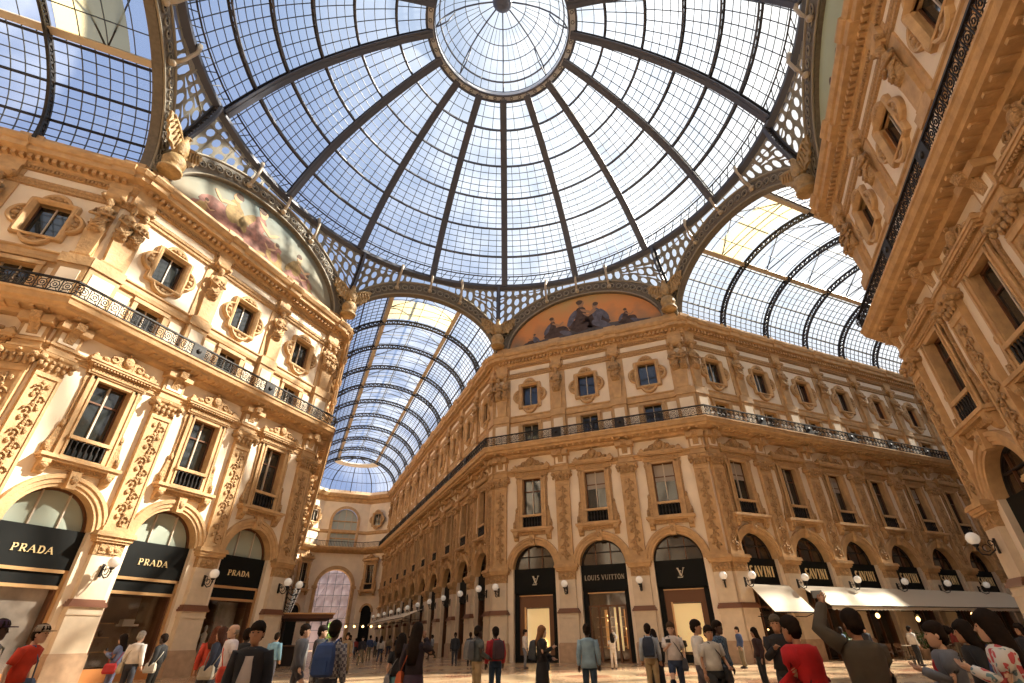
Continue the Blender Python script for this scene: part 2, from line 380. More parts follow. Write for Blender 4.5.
    if kind == 'mono':
        parts.append(('lit_panel', MB().box(-.85, .92, .75, .85, .35, 3.05, litpanel).mesh('lit_panel'), []))
        q = MB()
        for x, z in ((-.5,.9),(.1,.7),(.5,1.0)): q.lathe([(.02,0),(.16,.02),(.03,.08),(.03,.4),(.16,.45),(.12,.75),(.02,.78)], (x,.68,z-.7), warmlamp if x > .4 else darkint, 8)
        parts.append(('display', q.mesh('display'), []))
    elif kind == 'louis':
        q = MB()
        q.box(.15, .62, 1.6, 1.7, .4, 3.0, litpanel)
        for z in (.6, 1.2, 1.8, 2.4): q.box(-1.2, 1.2, 1.9, 2.3, z, z+.05, brass)
        for x in (-.5, .9): q.box(x-.2, x+.2, 2.3, 2.4, .5, 2.9, litdim)
        for x, z in ((-.3,2.5),(-.3,2.2),(.35,2.0),(.4,1.2),(.95,1.7)): q.ell((x,1.5,z), (.06,.06,.06), warmlamp, 6, 4)
        parts.append(('shelving', q.mesh('shelving'), []))
    elif kind == 'pale':
        q = MB()
        if K0 == 'palea': q.box(-1.42, 1.42, .62, .7, .3, 3.4, posterm)
        elif K0 == 'palec':
            q.box(.1, 1.4, 1.3, 1.4, .3, 3.3, posterm)
            for x, y in ((-1.0,1.0),(-.4,1.2),(.3,.9)):
                q.loft([[(x+a_*math.cos(2*PI*j/8), y+b_*math.sin(2*PI*j/8), z) for j in range(8)] for z, a_, b_ in ((.3,.12,.1),(.9,.2,.14),(1.3,.13,.1),(1.65,.2,.12),(1.78,.05,.05),(1.85,.07,.08),(2.0,.08,.09),(2.1,.03,.03))], mannequin)
        else:
            q.box(-1.4, 1.4, 2.3, 2.4, .3, 3.3, shopbg)
            for z in (.9, 1.5, 2.1): q.box(-1.3, .2, 1.9, 2.25, z, z+.05, brass)
            q.box(.3, 1.1, 1.4, 1.9, 2.0, 2.1, mannequin); q.box(.35, .9, 1.5, 1.8, 2.1, 2.3, mannequin)
            for x, z in ((-.9,1.1),(-.2,1.7)): q.ell((x,2.0,z), (.12,.08,.14), brownint, 6, 4)
        parts.append(('display', q.mesh('display'), []))
    else:
        q = MB()
        for x, z in ((-.9,1.6),(.2,2.2),(.9,1.5)): q.ell((x,1.5,z), (.06,.06,.06), warmlamp, 6, 4)
        q.box(-1.2, 1.2, 1.8, 2.2, GZ, .9, brownint)
        parts.append(('display', q.mesh('display'), []))
    parts.append(('interior', s.mesh('interior'), []))
    s = MB(); s.add([(-1.5,.46,GZ+.2),(1.5,.46,GZ+.2),(1.5,.46,3.85),(-1.5,.46,3.85)], [(0,1,2,3)], shopfrontglass)
    parts.append(('shop_window', s.mesh('shop_window'), []))
    return parts
posterm = mat('poster_print', (.42, .36, .30), .5, noise=.7, nscale=.9); mannequin = mat('mannequin_white', (.62, .55, .45), .5); ledge = mat('orange_ledge', (.50, .20, .06), .5)
shopbg = mat('shop_backdrop', (.34, .24, .15), .5, noise=.4, nscale=.8)
def thin_glass():
    m = bpy.data.materials.new('shop_window_glass'); m.use_nodes = True; nt = m.node_tree; nt.nodes.clear()
    o = nt.nodes.new('ShaderNodeOutputMaterial'); t = nt.nodes.new('ShaderNodeBsdfTransparent'); t.inputs[0].default_value = (.9,.9,.9,1)
    g = nt.nodes.new('ShaderNodeBsdfGlossy'); g.inputs['Roughness'].default_value = .03
    mx = nt.nodes.new('ShaderNodeMixShader'); mx.inputs[0].default_value = .10
    nt.links.new(t.outputs[0], mx.inputs[1]); nt.links.new(g.outputs[0], mx.inputs[2]); nt.links.new(mx.outputs[0], o.inputs[0])
    return m
shopfrontglass = thin_glass()
def relief(s, x0, x1, z0, z1, y, seed=1):
    """carved scrollwork climbing a pilaster"""
    rnd = random.Random(seed); cx = (x0+x1)/2; hw = (x1-x0)/2; z = z0 + .2; k = 1
    s.tube([(cx, y-.02, z0+.1), (cx+.05, y-.03, (z0+z1)/2), (cx, y-.02, z1-.1)], .035, carved, 5)
    while z < z1 - .25:
        cc = cx + k*hw*.35
        s.tube([(cc + k*hw*.45*math.cos(a), y-.03, z + hw*.55*math.sin(a)) for a in [i*.8 for i in range(7)]], .045, carved, 5)
        s.ell((cc, y-.03, z), (hw*.2, .06, hw*.2), carved, 6, 4)
        s.ell((cx - k*hw*.5, y-.02, z+.2), (hw*.26, .05, .13), carved, 6, 4)
        s.ell((cx + k*hw*.1, y-.03, z+.33), (hw*.2, .05, .1), carved, 6, 4)
        z += hw*1.25 + rnd.random()*.08; k = -k
def P_pilaster(hw):
    d = .22
    s = MB(); s.box(-hw-.22, hw+.22, -.42, 0, GZ, .85, plinth); s.box(-hw-.18, hw+.18, -.38, 0, .85, .93, plinth)
    s.box(-hw-.14, hw+.14, -.34, 0, .93, 2.35, marble); s.box(-hw-.18, hw+.18, -.38, 0, 2.35, 2.42, marble); s.box(-hw-.15, hw+.15, -.35, 0, 2.42, 2.66, marble)
    ped = s.mesh('pedestal')
    s = MB(); s.box(-hw-.24, hw+.24, -.44, 0, 2.66, 2.76, darkband); s.box(-hw-.19, hw+.19, -.39, 0, 2.76, 2.86, darkband); s.box(-hw-.13, hw+.13, -.33, 0, 2.86, 2.96, darkband)
    bnd = s.mesh('dark_moulding')
    s = MB(); s.box(-hw-.06, hw+.06, -.27, 0, 2.96, 4.75, marble)
    low = s.mesh('lower_shaft')
    s = MB(); s.box(-hw-.08, hw+.08, -.29, 0, 4.75, 5.3, carved); s.box(-hw+.1, hw-.1, -.33, 0, 4.83, 5.22, carved); s.ell((0,-.34,5.02), (.16,.08,.16), carved, 8, 4)
    for k in (-1, 1): s.ell((k*hw*.55,-.33,5.02), (.14,.06,.1), carved, 6, 4)
    for z0, z1, e in ((5.3,5.4,.1),(5.4,5.55,.16),(5.55,5.68,.24),(5.68,5.76,.2)): s.box(-hw-.1-e, hw+.1+e, -.3-e, 0, z0, z1, stone)
    imp = s.mesh('impost')
    s = MB(); s.box(-hw, hw, -d, 0, 5.76, 11.7, stone); s.box(-hw-.06, hw+.06, -d-.06, -.01, 5.77, 6.02, stone)
    for k in (-1, 1): s.box(*sorted((k*(hw-.1), k*(hw+.012))), -d-.05, -d+.05, 6.0, 11.68, stone)
    s.box(-hw-.02, hw+.02, -d-.06, -.01, 11.5, 11.69, stone)
    relief(s, -hw+.12, hw-.12, 6.1, 11.5, -d-.02)
    sh = s.mesh('shaft')
    s = MB()
    n = 9
    prof = [(0,11.7,.02),(.03,11.8,.05),(0,11.86,.02),(.02,12.1,.06),(.12,12.35,.14),(.2,12.42,.2),(.24,12.55,.24)]
    s.loft([[(-hw-e,-d-f,z),(hw+e,-d-f,z),(hw+e,0,z),(-hw-e,0,z)] for e, z, f in prof], stone, False)
    for k in (-1, 1):
        s.tube([(k*(hw+.12), -d-.34, 12.28), (k*(hw+.12), .0, 12.28)], .15, carved, 8); s.ell((k*(hw+.1),-d-.2,12.02), (.11,.12,.15), carved, 6, 4)
    for i in range(4):
        x = -hw + (i+.5)*2*hw/4
        s.ell((x,-d-.1,11.98), (hw*.22,.1,.17), carved, 6, 4); s.ell((x,-d-.14,12.2), (hw*.2,.1,.1), carved, 6, 4)
    s.ell((0,-d-.25,12.42), (.12,.08,.1), carved, 6, 4)
    cap = s.mesh('capital')
    s = MB(); s.box(-hw-.02, hw+.02, -d-.04, 0, 12.55, 14.2, stone); s.box(-hw-.1, hw+.1, -d-.12, 0, 12.62, 12.72, stone)
    s.box(-hw-.08, hw+.08, -d-.12, 0, 13.0, 13.12, stone); s.box(-hw+.12, hw-.12, -d-.08, 0, 13.2, 13.75, plaster)
    s.box(-hw-.14, hw+.14, -d-.4, 0, 13.85, 14.2, stone); s.prism([(0,13.2),(-.3,13.3),(-.5,13.8),(-.75,13.95),(-.85,14.25),(0,14.25)], -.2, .2, carved, axis='yz')
    blk = s.mesh('entablature_block')
    return [('pedestal', ped, []), ('moulding', bnd, []), ('lower_shaft', low, []), ('impost', imp, []), ('shaft', sh, []), ('capital', cap, []), ('entablature_block', blk, [])]
def P_herm(big=False):
    k = 1.25 if big else 1.0; hw = .5*k
    s = MB()
    s.box(-hw-.1, hw+.1, -.3, 0, 15.12, 17.4, stone); s.box(-hw+.1, hw-.1, -.34, 0, 15.4, 17.1, plaster)
    s.box(-hw-.16, hw+.16, -.38, 0, 17.4, 17.96, stone)
    s.loft([[(-w_,-y_,z),(w_,-y_,z),(w_,0,z),(-w_,0,z)] for w_, y_, z in ((.42*k,.3,17.96),(.42*k,.34,18.1),(.3*k,.24,18.15),(.42*k,.32,19.75))], stone, False)
    base = s.mesh('tapered_shaft')
    def fig(s, ox, sc):
        def sec(z, a, b, y=0): return [(ox+a*sc*math.cos(2*PI*j/10), -.28 + y + b*sc*math.sin(2*PI*j/10), z) for j in range(10)]
        s.loft([sec(19.6,.34,.2), sec(19.85,.42,.28), sec(20.1,.34,.27), sec(20.45,.30,.25), sec(20.8,.36,.27), sec(21.1,.44,.26), sec(21.25,.34,.2), sec(21.33,.13,.13,-.02), sec(21.45,.12,.12,-.04), sec(21.55,.17,.18,-.06), sec(21.7,.19,.2,-.08), sec(21.85,.15,.17,-.06), sec(21.95,.04,.05,-.04)], carved)
        for q in (-1, 1):
            s.tube([(ox+q*.42*sc,-.28,21.1),(ox+q*.55*sc,-.42,20.7),(ox-q*.05*sc,-.62,20.55+q*.08)], [.12*sc,.1*sc,.07*sc], carved, 6)
            s.tube([(ox+q*.3*sc,-.5,20.2),(ox+q*.12*sc,-.56,19.95),(ox-q*.2*sc,-.55,19.8)], [.06,.09,.05], carved, 6)
            s.ell((ox+q*.16*sc,-.5,20.95), (.11,.08,.1), carved, 6, 4)
        s.ell((ox,-.5,21.62), (.05,.06,.06), carved, 6, 4); s.ell((ox,-.46,21.5), (.11,.07,.12), carved, 6, 4); s.ell((ox,-.26,21.88), (.2*sc,.2,.12), carved, 8, 4)
        s.tube([(ox-.4*sc,-.3,20.1),(ox-.1,-.6,19.95),(ox+.3*sc,-.5,20.3),(ox+.42*sc,-.3,20.6)], .08, carved, 6)
    s = MB()
    if big: fig(s, -.32, .8); fig(s, .34, .8)
    else: fig(s, 0, .95)
    f = s.mesh('figure')
    s = MB()
    s.loft([[(-w_,-y_,z),(w_,-y_,z),(w_,0,z),(-w_,0,z)] for w_, y_, z in ((.3*k,.3,21.9),(.46*k,.44,22.05),(.5*k,.5,22.22),(.45*k,.3,22.3),(.45*k,.3,22.8))], stone, False)
    for q in (-1, 1): s.tube([(q*.42*k,-.5,22.08),(q*.42*k,-.1,22.08)], .12, carved, 7)
    cap = s.mesh('capital')
    return [('tapered_shaft', base, []), ('figure', f, []), ('capital', cap, [])]
def P_lamp():
    s = MB(); s.ell((0,0,.02), (.24,.24,.24), globe, 12, 8); g = s.mesh('globe')
    s = MB()
    s.lathe([(.03,-.42),(.06,-.38),(.03,-.32),(.11,-.25),(.12,-.2)], (0,0,0), iron, 8)
    s.tube([(0, .62-.0, -.1), (0,.55,-.45), (0,.3,-.62), (0,.08,-.58), (0,0,-.42)], .03, iron, 5)
    s.tube([(0,.3+.13*math.cos(a), -.36+.13*math.sin(a)) for a in [i*.7 for i in range(9)]], .022, iron, 4)
    s.tube([(0,.5+.08*math.cos(a), -.18+.1*math.sin(a)) for a in [i*.8 for i in range(8)]], .02, iron, 4)
    s.box(-.05, .05, .62, .68, -.58, -.02, iron)
    return [('globe', g, []), ('bracket_arm', s.mesh('bracket_arm'), [])]
archivolt_mesh = archivolt()
blindcloth = mat('blind_cloth', (.36, .31, .26), .8)
PR = dict(tall=P_tall(), tallb=P_tall(True), oval=P_oval(), low=P_low(), palea=P_shop('palea'), paleb=P_shop('paleb'), palec=P_shop('palec'), louis=P_shop('louis'), mono=P_shop('mono'), savini=P_shop('savini'), plain=P_shop('plain'),
          pil=P_pilaster(.55), pilc=P_pilaster(.5), herm=P_herm(), hermb=P_herm(True), lamp=P_lamp())

# ------------------------------------------------------------------ facades
WN = [0]
class Face:
    def __init__(s, key, start, d, length, side, desc):
        s.key, s.o, s.d, s.L, s.side, s.desc = key, Vector(start), Vector(d).normalized(), length, side, desc
        s.rz = math.atan2(s.d.y, s.d.x)
    def loc(s, t, out=0, z=0):
        n = Vector((s.d.y, -s.d.x)); p = s.o + s.d*t + n*out
        return (p.x, p.y, z)
def build_face(F, bays, shops, pils, herms, lamps, names, windows=True):
    """bays: positions of bay centres; names: how each bay is told apart"""
    mb = MB(); edges = [0] + [(bays[i]+bays[i+1])/2 for i in range(len(bays)-1)] + [F.L]
    for i, b in enumerate(bays): wall_bay(mb, b, edges[i], edges[i+1])
    # cream panels and string courses read as part of the wall's own relief
    for i, b in enumerate(bays):
        for (hw, z0, z1, y) in ((1.95, 17.99, 21.7, -.05), (1.95, 22.28, 22.7, -.05)):
            h = min(hw, b-edges[i]-.62, edges[i+1]-b-.62)
            if z0 > 20: mb.box(b-h, b+h, y, 0, z0, z1, plaster)
            else:
                mb.box(b-h, b-h+.06, -.09, 0, z0, z1, stone); mb.box(b+h-.06, b+h, -.09, 0, z0, z1, stone)
            if z0 < 20: mb.box(b-h-.5, b-h, -.09, 0, z0, z1, stone); mb.box(b+h, b+h+.5, -.09, 0, z0, z1, stone)
            else: mb.box(b-h-.5, b-h, -.09, 0, z0, z1, stone); mb.box(b+h, b+h+.5, -.09, 0, z0, z1, stone)
        for k in (-1, 1):
            mb.box(*sorted((b+k*1.15, b+k*1.85)), -.06, 0, 15.5, 17.05, plaster)
    w = link('wall_'+F.side, mb.mesh('wall'), None, (F.o.x, F.o.y, 0), F.rz); tag(w, kind='structure')
    for i, b in enumerate(bays):
        nm = names[i]
        if windows:
            for kd, what, cat, g in (('tall', 'tall pedimented window', 'window', 'tall windows'), ('low', 'low window behind balcony railing', 'window', 'low balcony windows'), ('oval', 'attic window in lobed frame', 'window', 'attic windows')):
                WN[0] += 1
                stamp('window_%d' % WN[0], PR['tallb' if kd == 'tall' and ((F.key == 'M' and i > 0) or (F.key == 'B' and i % 2 == 0)) else kd], F.loc(b), F.rz, '%s, %s %s' % (what, nm, F.desc), cat, g + ' ' + F.desc, 'structure')
        k = shops[i]
        if k:
            what = dict(pale='arched shopfront with black gold-lettered sign', louis='arched shopfront with long pale lettering', mono='arched shopfront with pale monogram',
                        savini='gold-lettered restaurant front', plain='dark arched shopfront')['pale' if k.startswith('pale') else k]
            stamp('shopfront', PR[k], F.loc(b), F.rz, '%s, %s %s' % (what, nm, F.desc), 'shopfront', 'shopfronts ' + F.desc)
    for j, (t, nm) in enumerate(pils):
        corner = 'corner' in nm
        stamp('pilaster', PR['pilc' if corner else 'pil'], F.loc(t), F.rz, 'carved ochre pilaster, %s %s' % (nm, F.desc), 'pilaster', 'pilasters ' + F.desc)
    for (t, nm) in herms:
        big = 'paired' in nm
        stamp('herm_statue', PR['hermb' if big else 'herm'], F.loc(t), F.rz, '%s, %s %s' % ('attic herm' if not big else 'carved attic figures', nm, F.desc), 'statue', 'herm statues ' + F.desc)
    for (t, nm) in lamps:
        stamp('wall_lamp', PR['lamp'], F.loc(t, 1.0, 4.42), F.rz, 'white globe lamp, %s %s' % (nm, F.desc), 'lamp', 'globe lamps ' + F.desc)
CH = (A-W)*R2
faces = {}
def chamf_face(key, start, d, side, desc, shops, names):
    F = Face(key, start, d, CH, side, desc); c = CH/2
    bays = [c-SB, c, c+SB]
    e0, e1 = ('upper', 'lower') if key == 'R' else ('left', 'right')
    if key == 'R': names = [names[0], names[1], names[2]]; e0, e1 = 'lower', 'upper'
    pil = [(.6,e0+' corner one'), (c-SB/2,e0+' inner one'), (c+SB/2,e1+' inner one'), (CH-.6,e1+' corner one')]
    herm = [(.62,'paired at '+e0+' corner'), (c-SB/2,e0+' inner one'), (c+SB/2,e1+' inner one'), (CH-.62,'paired at '+e1+' corner')]
    build_face(F, bays, shops, pil, herm, [(t, n) for t, n in pil], names); faces[key] = F
def arm_face(key, start, d, n, side, desc, shops, rev=False, windows=True, lamps=True):
    L = 2*QB + (n-1)*PB; F = Face(key, start, d, L, side, desc)
    bays = [QB + i*PB for i in range(n)]; idx = (lambda i: n-1-i) if rev else (lambda i: i)
    names = ['%s from the octagon' % ORD[idx(i)] for i in range(n)]
    pil = [(QB + (i+.5)*PB, '%s from the octagon' % ORD[(n-2-i if rev else i)+1]) for i in range(n-1)]
    cor = (L-.55, 'corner one') if rev else (.55, 'corner one')
    pil.append(cor)
    build_face(F, bays, [shops]*n if isinstance(shops, str) else shops, pil, list(pil), pil if lamps else [], names, windows); faces[key] = F
arm_face('C', (-A-2*QB-3*PB, W), (1,0), 4, 'west_arcade_north', 'on the wall left of the sunlit front', 'plain', rev=True)
chamf_face('L', (-A, W), (1,1), 'sunlit_front', 'on the sunlit octagon front', ['palea','paleb','palec'], ['leftmost', 'middle', 'rightmost'])
arm_face('AL', (-W, A), (0,1), 11, 'long_arcade_west', 'on the edge-on arcade wall', 'plain')
arm_face('A', (W, A+2*QB+10*PB), (0,-1), 11, 'long_arcade_east', 'on the long receding arcade wall', 'plain', rev=True)
chamf_face('M', (W, A), (1,-1), 'shaded_front', 'on the shaded octagon front', ['mono','louis','mono'], ['leftmost', 'middle', 'rightmost'])
arm_face('B', (A, W), (1,0), 8, 'awning_arcade', 'on the arcade wall with awnings', ['savini']*6+['plain']*2)
chamf_face('R', (A, -W), (-1,-1), 'steep_front', 'on the steep front at the picture edge', ['plain']*3, ['lowest in the picture', 'middle', 'topmost in the picture'])
YE = A+2*QB+10*PB; XE = A+2*QB+7*PB; XC = -(A+2*QB+3*PB)
# plain walls the camera has its back to
def plain_wall(side, p, q, z1=24.9):
    p, q = Vector(p), Vector(q); d = (q-p).normalized(); n = Vector((-d.y, d.x))*.6
    s = MB(); s.prism([tuple(p), tuple(q), tuple(q+n), tuple(p+n)], GZ, z1, plaster, axis='xy'); tag(link('wall_'+side, s.mesh('wall')), kind='structure')
plain_wall('awning_arcade_south', (XE, -W), (A, -W)); plain_wall('south_arcade_east', (W, -A), (W, -46)); plain_wall('south_arcade_west', (-W, -46), (-W-.2, -A-.4))
plain_wall('rear_front', (-W-.5, -A-.1), (-A, -W-.3)); plain_wall('west_arcade_south', (-A, -W), (XC, -W)); plain_wall('south_end', (W+.6, -46), (-W-.6, -46), 30)
plain_wall('awning_arcade_end', (XE, W+.6), (XE, -W-.6), 30); plain_wall('west_arcade_end', (XC, -W-.6), (XC, W+.6), 30)

# ------------------------------------------------------------------ mouldings, balconies and cornices swept round each block
def offset_path(path, d):
    out = []; n = len(path)
    for i, p in enumerate(path):
        p = Vector(p); ns = []
        if i > 0: e = (p-Vector(path[i-1])).normalized(); ns.append(Vector((e.y, -e.x)))
        if i < n-1: e = (Vector(path[i+1])-p).normalized(); ns.append(Vector((e.y, -e.x)))
        if len(ns) == 2: m = (ns[0]+ns[1]).normalized(); k = 1/max(.3, m.dot(ns[0])); out.append(p + m*k*d)
        else: out.append(p + ns[0]*d)
    return out
def sweep(mb, path, prof, m):
    rings = []
    cols = [offset_path(path, d) for d, z in prof]
    for i in range(len(path)): rings.append([(cols[k][i].x, cols[k][i].y, prof[k][1]) for k in range(len(prof))])
    mb.loft(rings, m, False, True, True)
def along(path, off, step, inset=.3):
    """points and directions along the offset path"""
    P = offset_path(path, off); res = []
    for i in range(len(P)-1):
        L = (P[i+1]-P[i]).length; n = max(1, int((L-2*inset)/step)); d = (P[i+1]-P[i])/L
        for k in range(n+1): res.append((P[i] + d*(inset + k*(L-2*inset)/n), math.atan2(d.y, d.x), i, inset + k*(L-2*inset)/n))
    return res
blocks = [('west', [(XC, W), (-A, W), (-W, A), (-W, YE)], 'left block with the sunlit front', [5.19*i+0 for i in range(0)]),
          ('north', [(W, YE), (W, A), (A, W), (XE, W)], 'middle block between the two arcades', []),
          ('east', [(XE, -W), (A, -W), (W, -A), (W, -46)], 'right block at the picture edge', [])]
TR = [0]
def rz_m(p, a, z=0): return Matrix.Translation((p.x, p.y, z)) @ Matrix.Rotation(a, 4, 'Z')
def pil_ts(path, i):
    a, b = Vector(path[i]), Vector(path[i+1]); L = (b-a).length
    if i == 1: c = L/2; return [.6, c-SB/2, c+SB/2, L-.6]
    n = int(round((L-2*QB)/PB)) + 1; r = [QB+(k+.5)*PB for k in range(n-1)]
    return r + ([L-.55] if i == 0 else [.55])
for bn, path, desc, _ in blocks:
    # balcony slab with corbels
    e = link('balcony', None, None, (path[1][0], path[1][1], 14.2)); tag(e, 'continuous stone balcony with black iron railing round the %s' % desc, 'balcony', 'balconies')
    inv = Matrix.Translation((-path[1][0], -path[1][1], -14.2))
    def child(name, mb, sub=None):
        me = mb.mesh(name); me.transform(inv); return link(name, me, sub or e)
    s = MB(); sweep(s, path, [(0,14.15),(.35,14.2),(.4,14.42),(.95,14.52),(1.0,14.66),(1.16,14.72),(1.22,14.95),(1.28,15.0),(1.28,15.1),(1.2,15.13),(0,15.13)], stone)
    for p, a, i, t in along(path, 0, .52, .3): s.box(-.08, .08, -.86, -.3, 14.38, 14.54, stone, rz_m(p, a))
    child('slab', s)
    s = MB()
    sweep(s, path, [(1.08,15.88),(1.2,15.88),(1.2,15.96),(1.08,15.96)], iron); sweep(s, path, [(1.11,15.2),(1.17,15.2),(1.17,15.25),(1.11,15.25)], iron)
    for p, a, i, t in along(path, 1.14, .46, .1):
        M = rz_m(p, a)
        s.box(-.018, .018, -.018, .018, 15.13, 15.9, iron, M)
        s.tube([(.23+.17*math.cos(q*PI/4), 0, 15.57+.2*math.sin(q*PI/4)) for q in range(9)], .022, iron, 4, M)
        s.tube([(.23+.075*math.cos(q*PI/3), 0, 15.57+.09*math.sin(q*PI/3)) for q in range(7)], .025, iron, 4, M)
        s.tube([(.05,0,15.25),(.16,0,15.38),(.05,0,15.42)], .02, iron, 4, M); s.tube([(.41,0,15.25),(.30,0,15.38),(.41,0,15.42)], .02, iron, 4, M)
        s.tube([(.05,0,15.86),(.14,0,15.76),(.32,0,15.76),(.41,0,15.86)], .018, iron, 4, M)
    child('railing', s)
    for i in range(3):
        a = Vector(path[i]); b = Vector(path[i+1]); d = (b-a).normalized(); n = Vector((d.y, -d.x)); ang = math.atan2(d.y, d.x)
        for t in pil_ts(path, i):
            if t < 1 or t > (b-a).length-1: continue
            M = rz_m(a+d*t+n*1.14, ang); s = MB(); s.box(-.38, .38, -.05, .05, 15.15, 15.98, iron, M); s.tube([(0,-.06,15.57),(0,-.1,15.57)], .14, iron, 8, M); child('railing_panel', s)
    # attic cornice
    TR[0] += 1
    s = MB(); sweep(s, path, [(0,22.76),(.14,22.78),(.14,22.98),(.22,23.02),(.26,23.14),(.34,23.18),(.34,23.44),(.82,23.5),(.86,23.76),(.98,23.8),(1.1,24.02),(1.1,24.1),(.35,24.32),(.28,24.36),(.28,24.98),(0,24.98)], stone)
    for p, a, i, t in along(path, 0, .34, .45): s.box(-.09, .09, -.6, -.3, 23.2, 23.44, stone, rz_m(p, a))
    for p, a, i, t in along(path, 0, .17, .3): s.box(-.05, .05, -.24, -.1, 22.8, 22.96, carved, rz_m(p, a))
    for i in range(3):
        a = Vector(path[i]); b = Vector(path[i+1]); d = (b-a).normalized(); ang = math.atan2(d.y, d.x)
        for t in pil_ts(path, i):
            M = rz_m(a+d*t, ang)
            s.prism([(0,22.8),(-.28,22.8),(-.34,23.4),(-.95,23.5),(-1.0,23.78),(-1.1,23.82),(-1.22,24.02),(-1.22,24.12),(-.4,24.34),(-.34,24.38),(-.34,25.05),(0,25.05)], -.52, .52, stone, M, axis='yz')
    o = link('trim_%d' % TR[0], s.mesh('cornice')); tag(o, 'dentilled ochre cornice crowning the %s' % desc, 'cornice', kind='structure')
    # string courses and architrave
    TR[0] += 1
    s = MB(); sweep(s, path, [(0,12.66),(.1,12.68),(.1,12.86),(.16,12.9),(.16,12.98),(.26,13.04),(.26,13.12),(0,13.14)], stone)
    sweep(s, path, [(0,17.38),(.12,17.4),(.16,17.6),(.14,17.82),(.22,17.88),(.22,17.96),(0,17.98)], stone)
    sweep(s, path, [(0,21.74),(.12,21.78),(.12,21.92),(.18,21.98),(.2,22.14),(.1,22.22),(0,22.24)], carved)
    o = link('trim_%d' % TR[0], s.mesh('string_courses')); tag(o, 'ochre string courses round the %s' % desc, 'moulding', kind='structure')
# roofs of the blocks
for k, poly in enumerate([[(XC-1, W), (-A, W), (-W, A), (-W, YE+1), (-30, YE+1), (-30, 40), (XC-1, 40)], [(W, YE+1), (W, A), (A, W), (XE+1, W), (XE+1, 40), (40, YE+1)],
                          [(XE+1, -W), (A, -W), (W, -A), (W, -47), (XE+1, -47)], [(-W, -47), (-W, -A), (-A, -W), (XC-1, -W), (XC-1, -47)]]):
    s = MB(); s.prism(poly, 24.9, 25.1, plinth, axis='xy'); tag(link('ceiling_roof_slab', s.mesh('roof')), kind='structure')

# ------------------------------------------------------------------ floor
def floor_mat():
    m = bpy.data.materials.new('marble_floor'); m.use_nodes = True; nt = m.node_tree; b = nt.nodes['Principled BSDF']; N = nt.nodes.new; L = nt.links.new
    b.inputs['Roughness'].default_value = .22
    g = N('ShaderNodeNewGeometry')
    mp = N('ShaderNodeMapping'); mp.inputs['Rotation'].default_value = (0, 0, PI/4); L(g.outputs['Position'], mp.inputs['Vector'])
    ck = N('ShaderNodeTexChecker'); ck.inputs['Scale'].default_value = .28; ck.inputs['Color1'].default_value = (.52,.37,.22,1); ck.inputs['Color2'].default_value = (.45,.26,.15,1); L(mp.outputs[0], ck.inputs['Vector'])
    vo = N('ShaderNodeTexVoronoi'); vo.inputs['Scale'].default_value = .33; L(g.outputs['Position'], vo.inputs['Vector'])
    r = N('ShaderNodeValToRGB'); r.color_ramp.elements[0].color = (.30,.10,.06,1); r.color_ramp.elements[1].color = (.56,.42,.26,1); r.color_ramp.elements[0].position = .3; r.color_ramp.elements[1].position = .36
    L(vo.outputs['Distance'], r.inputs['Fac'])
    mx = N('ShaderNodeMix'); mx.data_type = 'RGBA'; mx.inputs[0].default_value = .45; L(ck.outputs['Color'], mx.inputs[6]); L(r.outputs['Color'], mx.inputs[7])
    n = N('ShaderNodeTexNoise'); n.inputs['Scale'].default_value = 2; n.inputs['Detail'].default_value = 6; L(g.outputs['Position'], n.inputs['Vector'])
    mx2 = N('ShaderNodeMix'); mx2.data_type = 'RGBA'; mx2.blend_type = 'MULTIPLY'; mx2.inputs[0].default_value = .5; L(mx.outputs[2], mx2.inputs[6])
    r2 = N('ShaderNodeValToRGB'); r2.color_ramp.elements[0].color = (.6,.5,.4,1); r2.color_ramp.elements[1].color = (1,1,1,1); L(n.outputs['Fac'], r2.inputs['Fac']); L(r2.outputs['Color'], mx2.inputs[7])
    L(mx2.outputs[2], b.inputs['Base Color']); return m
s = MB(); s.box(-70, 90, -60, 130, GZ-.2, GZ, floor_mat()); tag(link('floor', s.mesh('floor')), kind='structure')

# ------------------------------------------------------------------ glass dome
PROF = [(18.8,31.8),(17.2,34.25),(15.45,36.4),(13.35,38.35),(10.9,40.15),(8.15,41.75),(5.7,42.85)]
def prof_at(u):
    i = min(int(u), len(PROF)-2); f = u - i
    P = [PROF[max(0,i-1)], PROF[i], PROF[i+1], PROF[min(len(PROF)-1,i+2)]]
    if i == 0: P[0] = (2*PROF[0][0]-PROF[1][0], 2*PROF[0][1]-PROF[1][1])
    c = lambda k: .5*((2*P[1][k]) + (-P[0][k]+P[2][k])*f + (2*P[0][k]-5*P[1][k]+4*P[2][k]-P[3][k])*f*f + (-P[0][k]+3*P[1][k]-3*P[2][k]+P[3][k])*f**3)
    return c(0), c(1)
def pol(r, a, z): return (r*math.sin(a), r*math.cos(a), z)
NS = 6
dome = link('glass_dome', None, None, (0,0,31.8)); tag(dome, 'great round glass and iron dome over the octagon', 'dome')
DI = Matrix.Translation((0,0,-31.8))
def dchild(name, mb, parent=None): 
    me = mb.mesh(name); me.transform(DI); return link(name, me, parent or dome)
s = MB(); nseg = 96
rings = []
for i in range(NS*4+1):
    r, z = prof_at(i/4); rings.append([pol(r+.12, 2*PI*j/nseg, z+.08) for j in range(nseg)])
s.loft(rings, roofglass, True, True, False); dchild('glass', s)
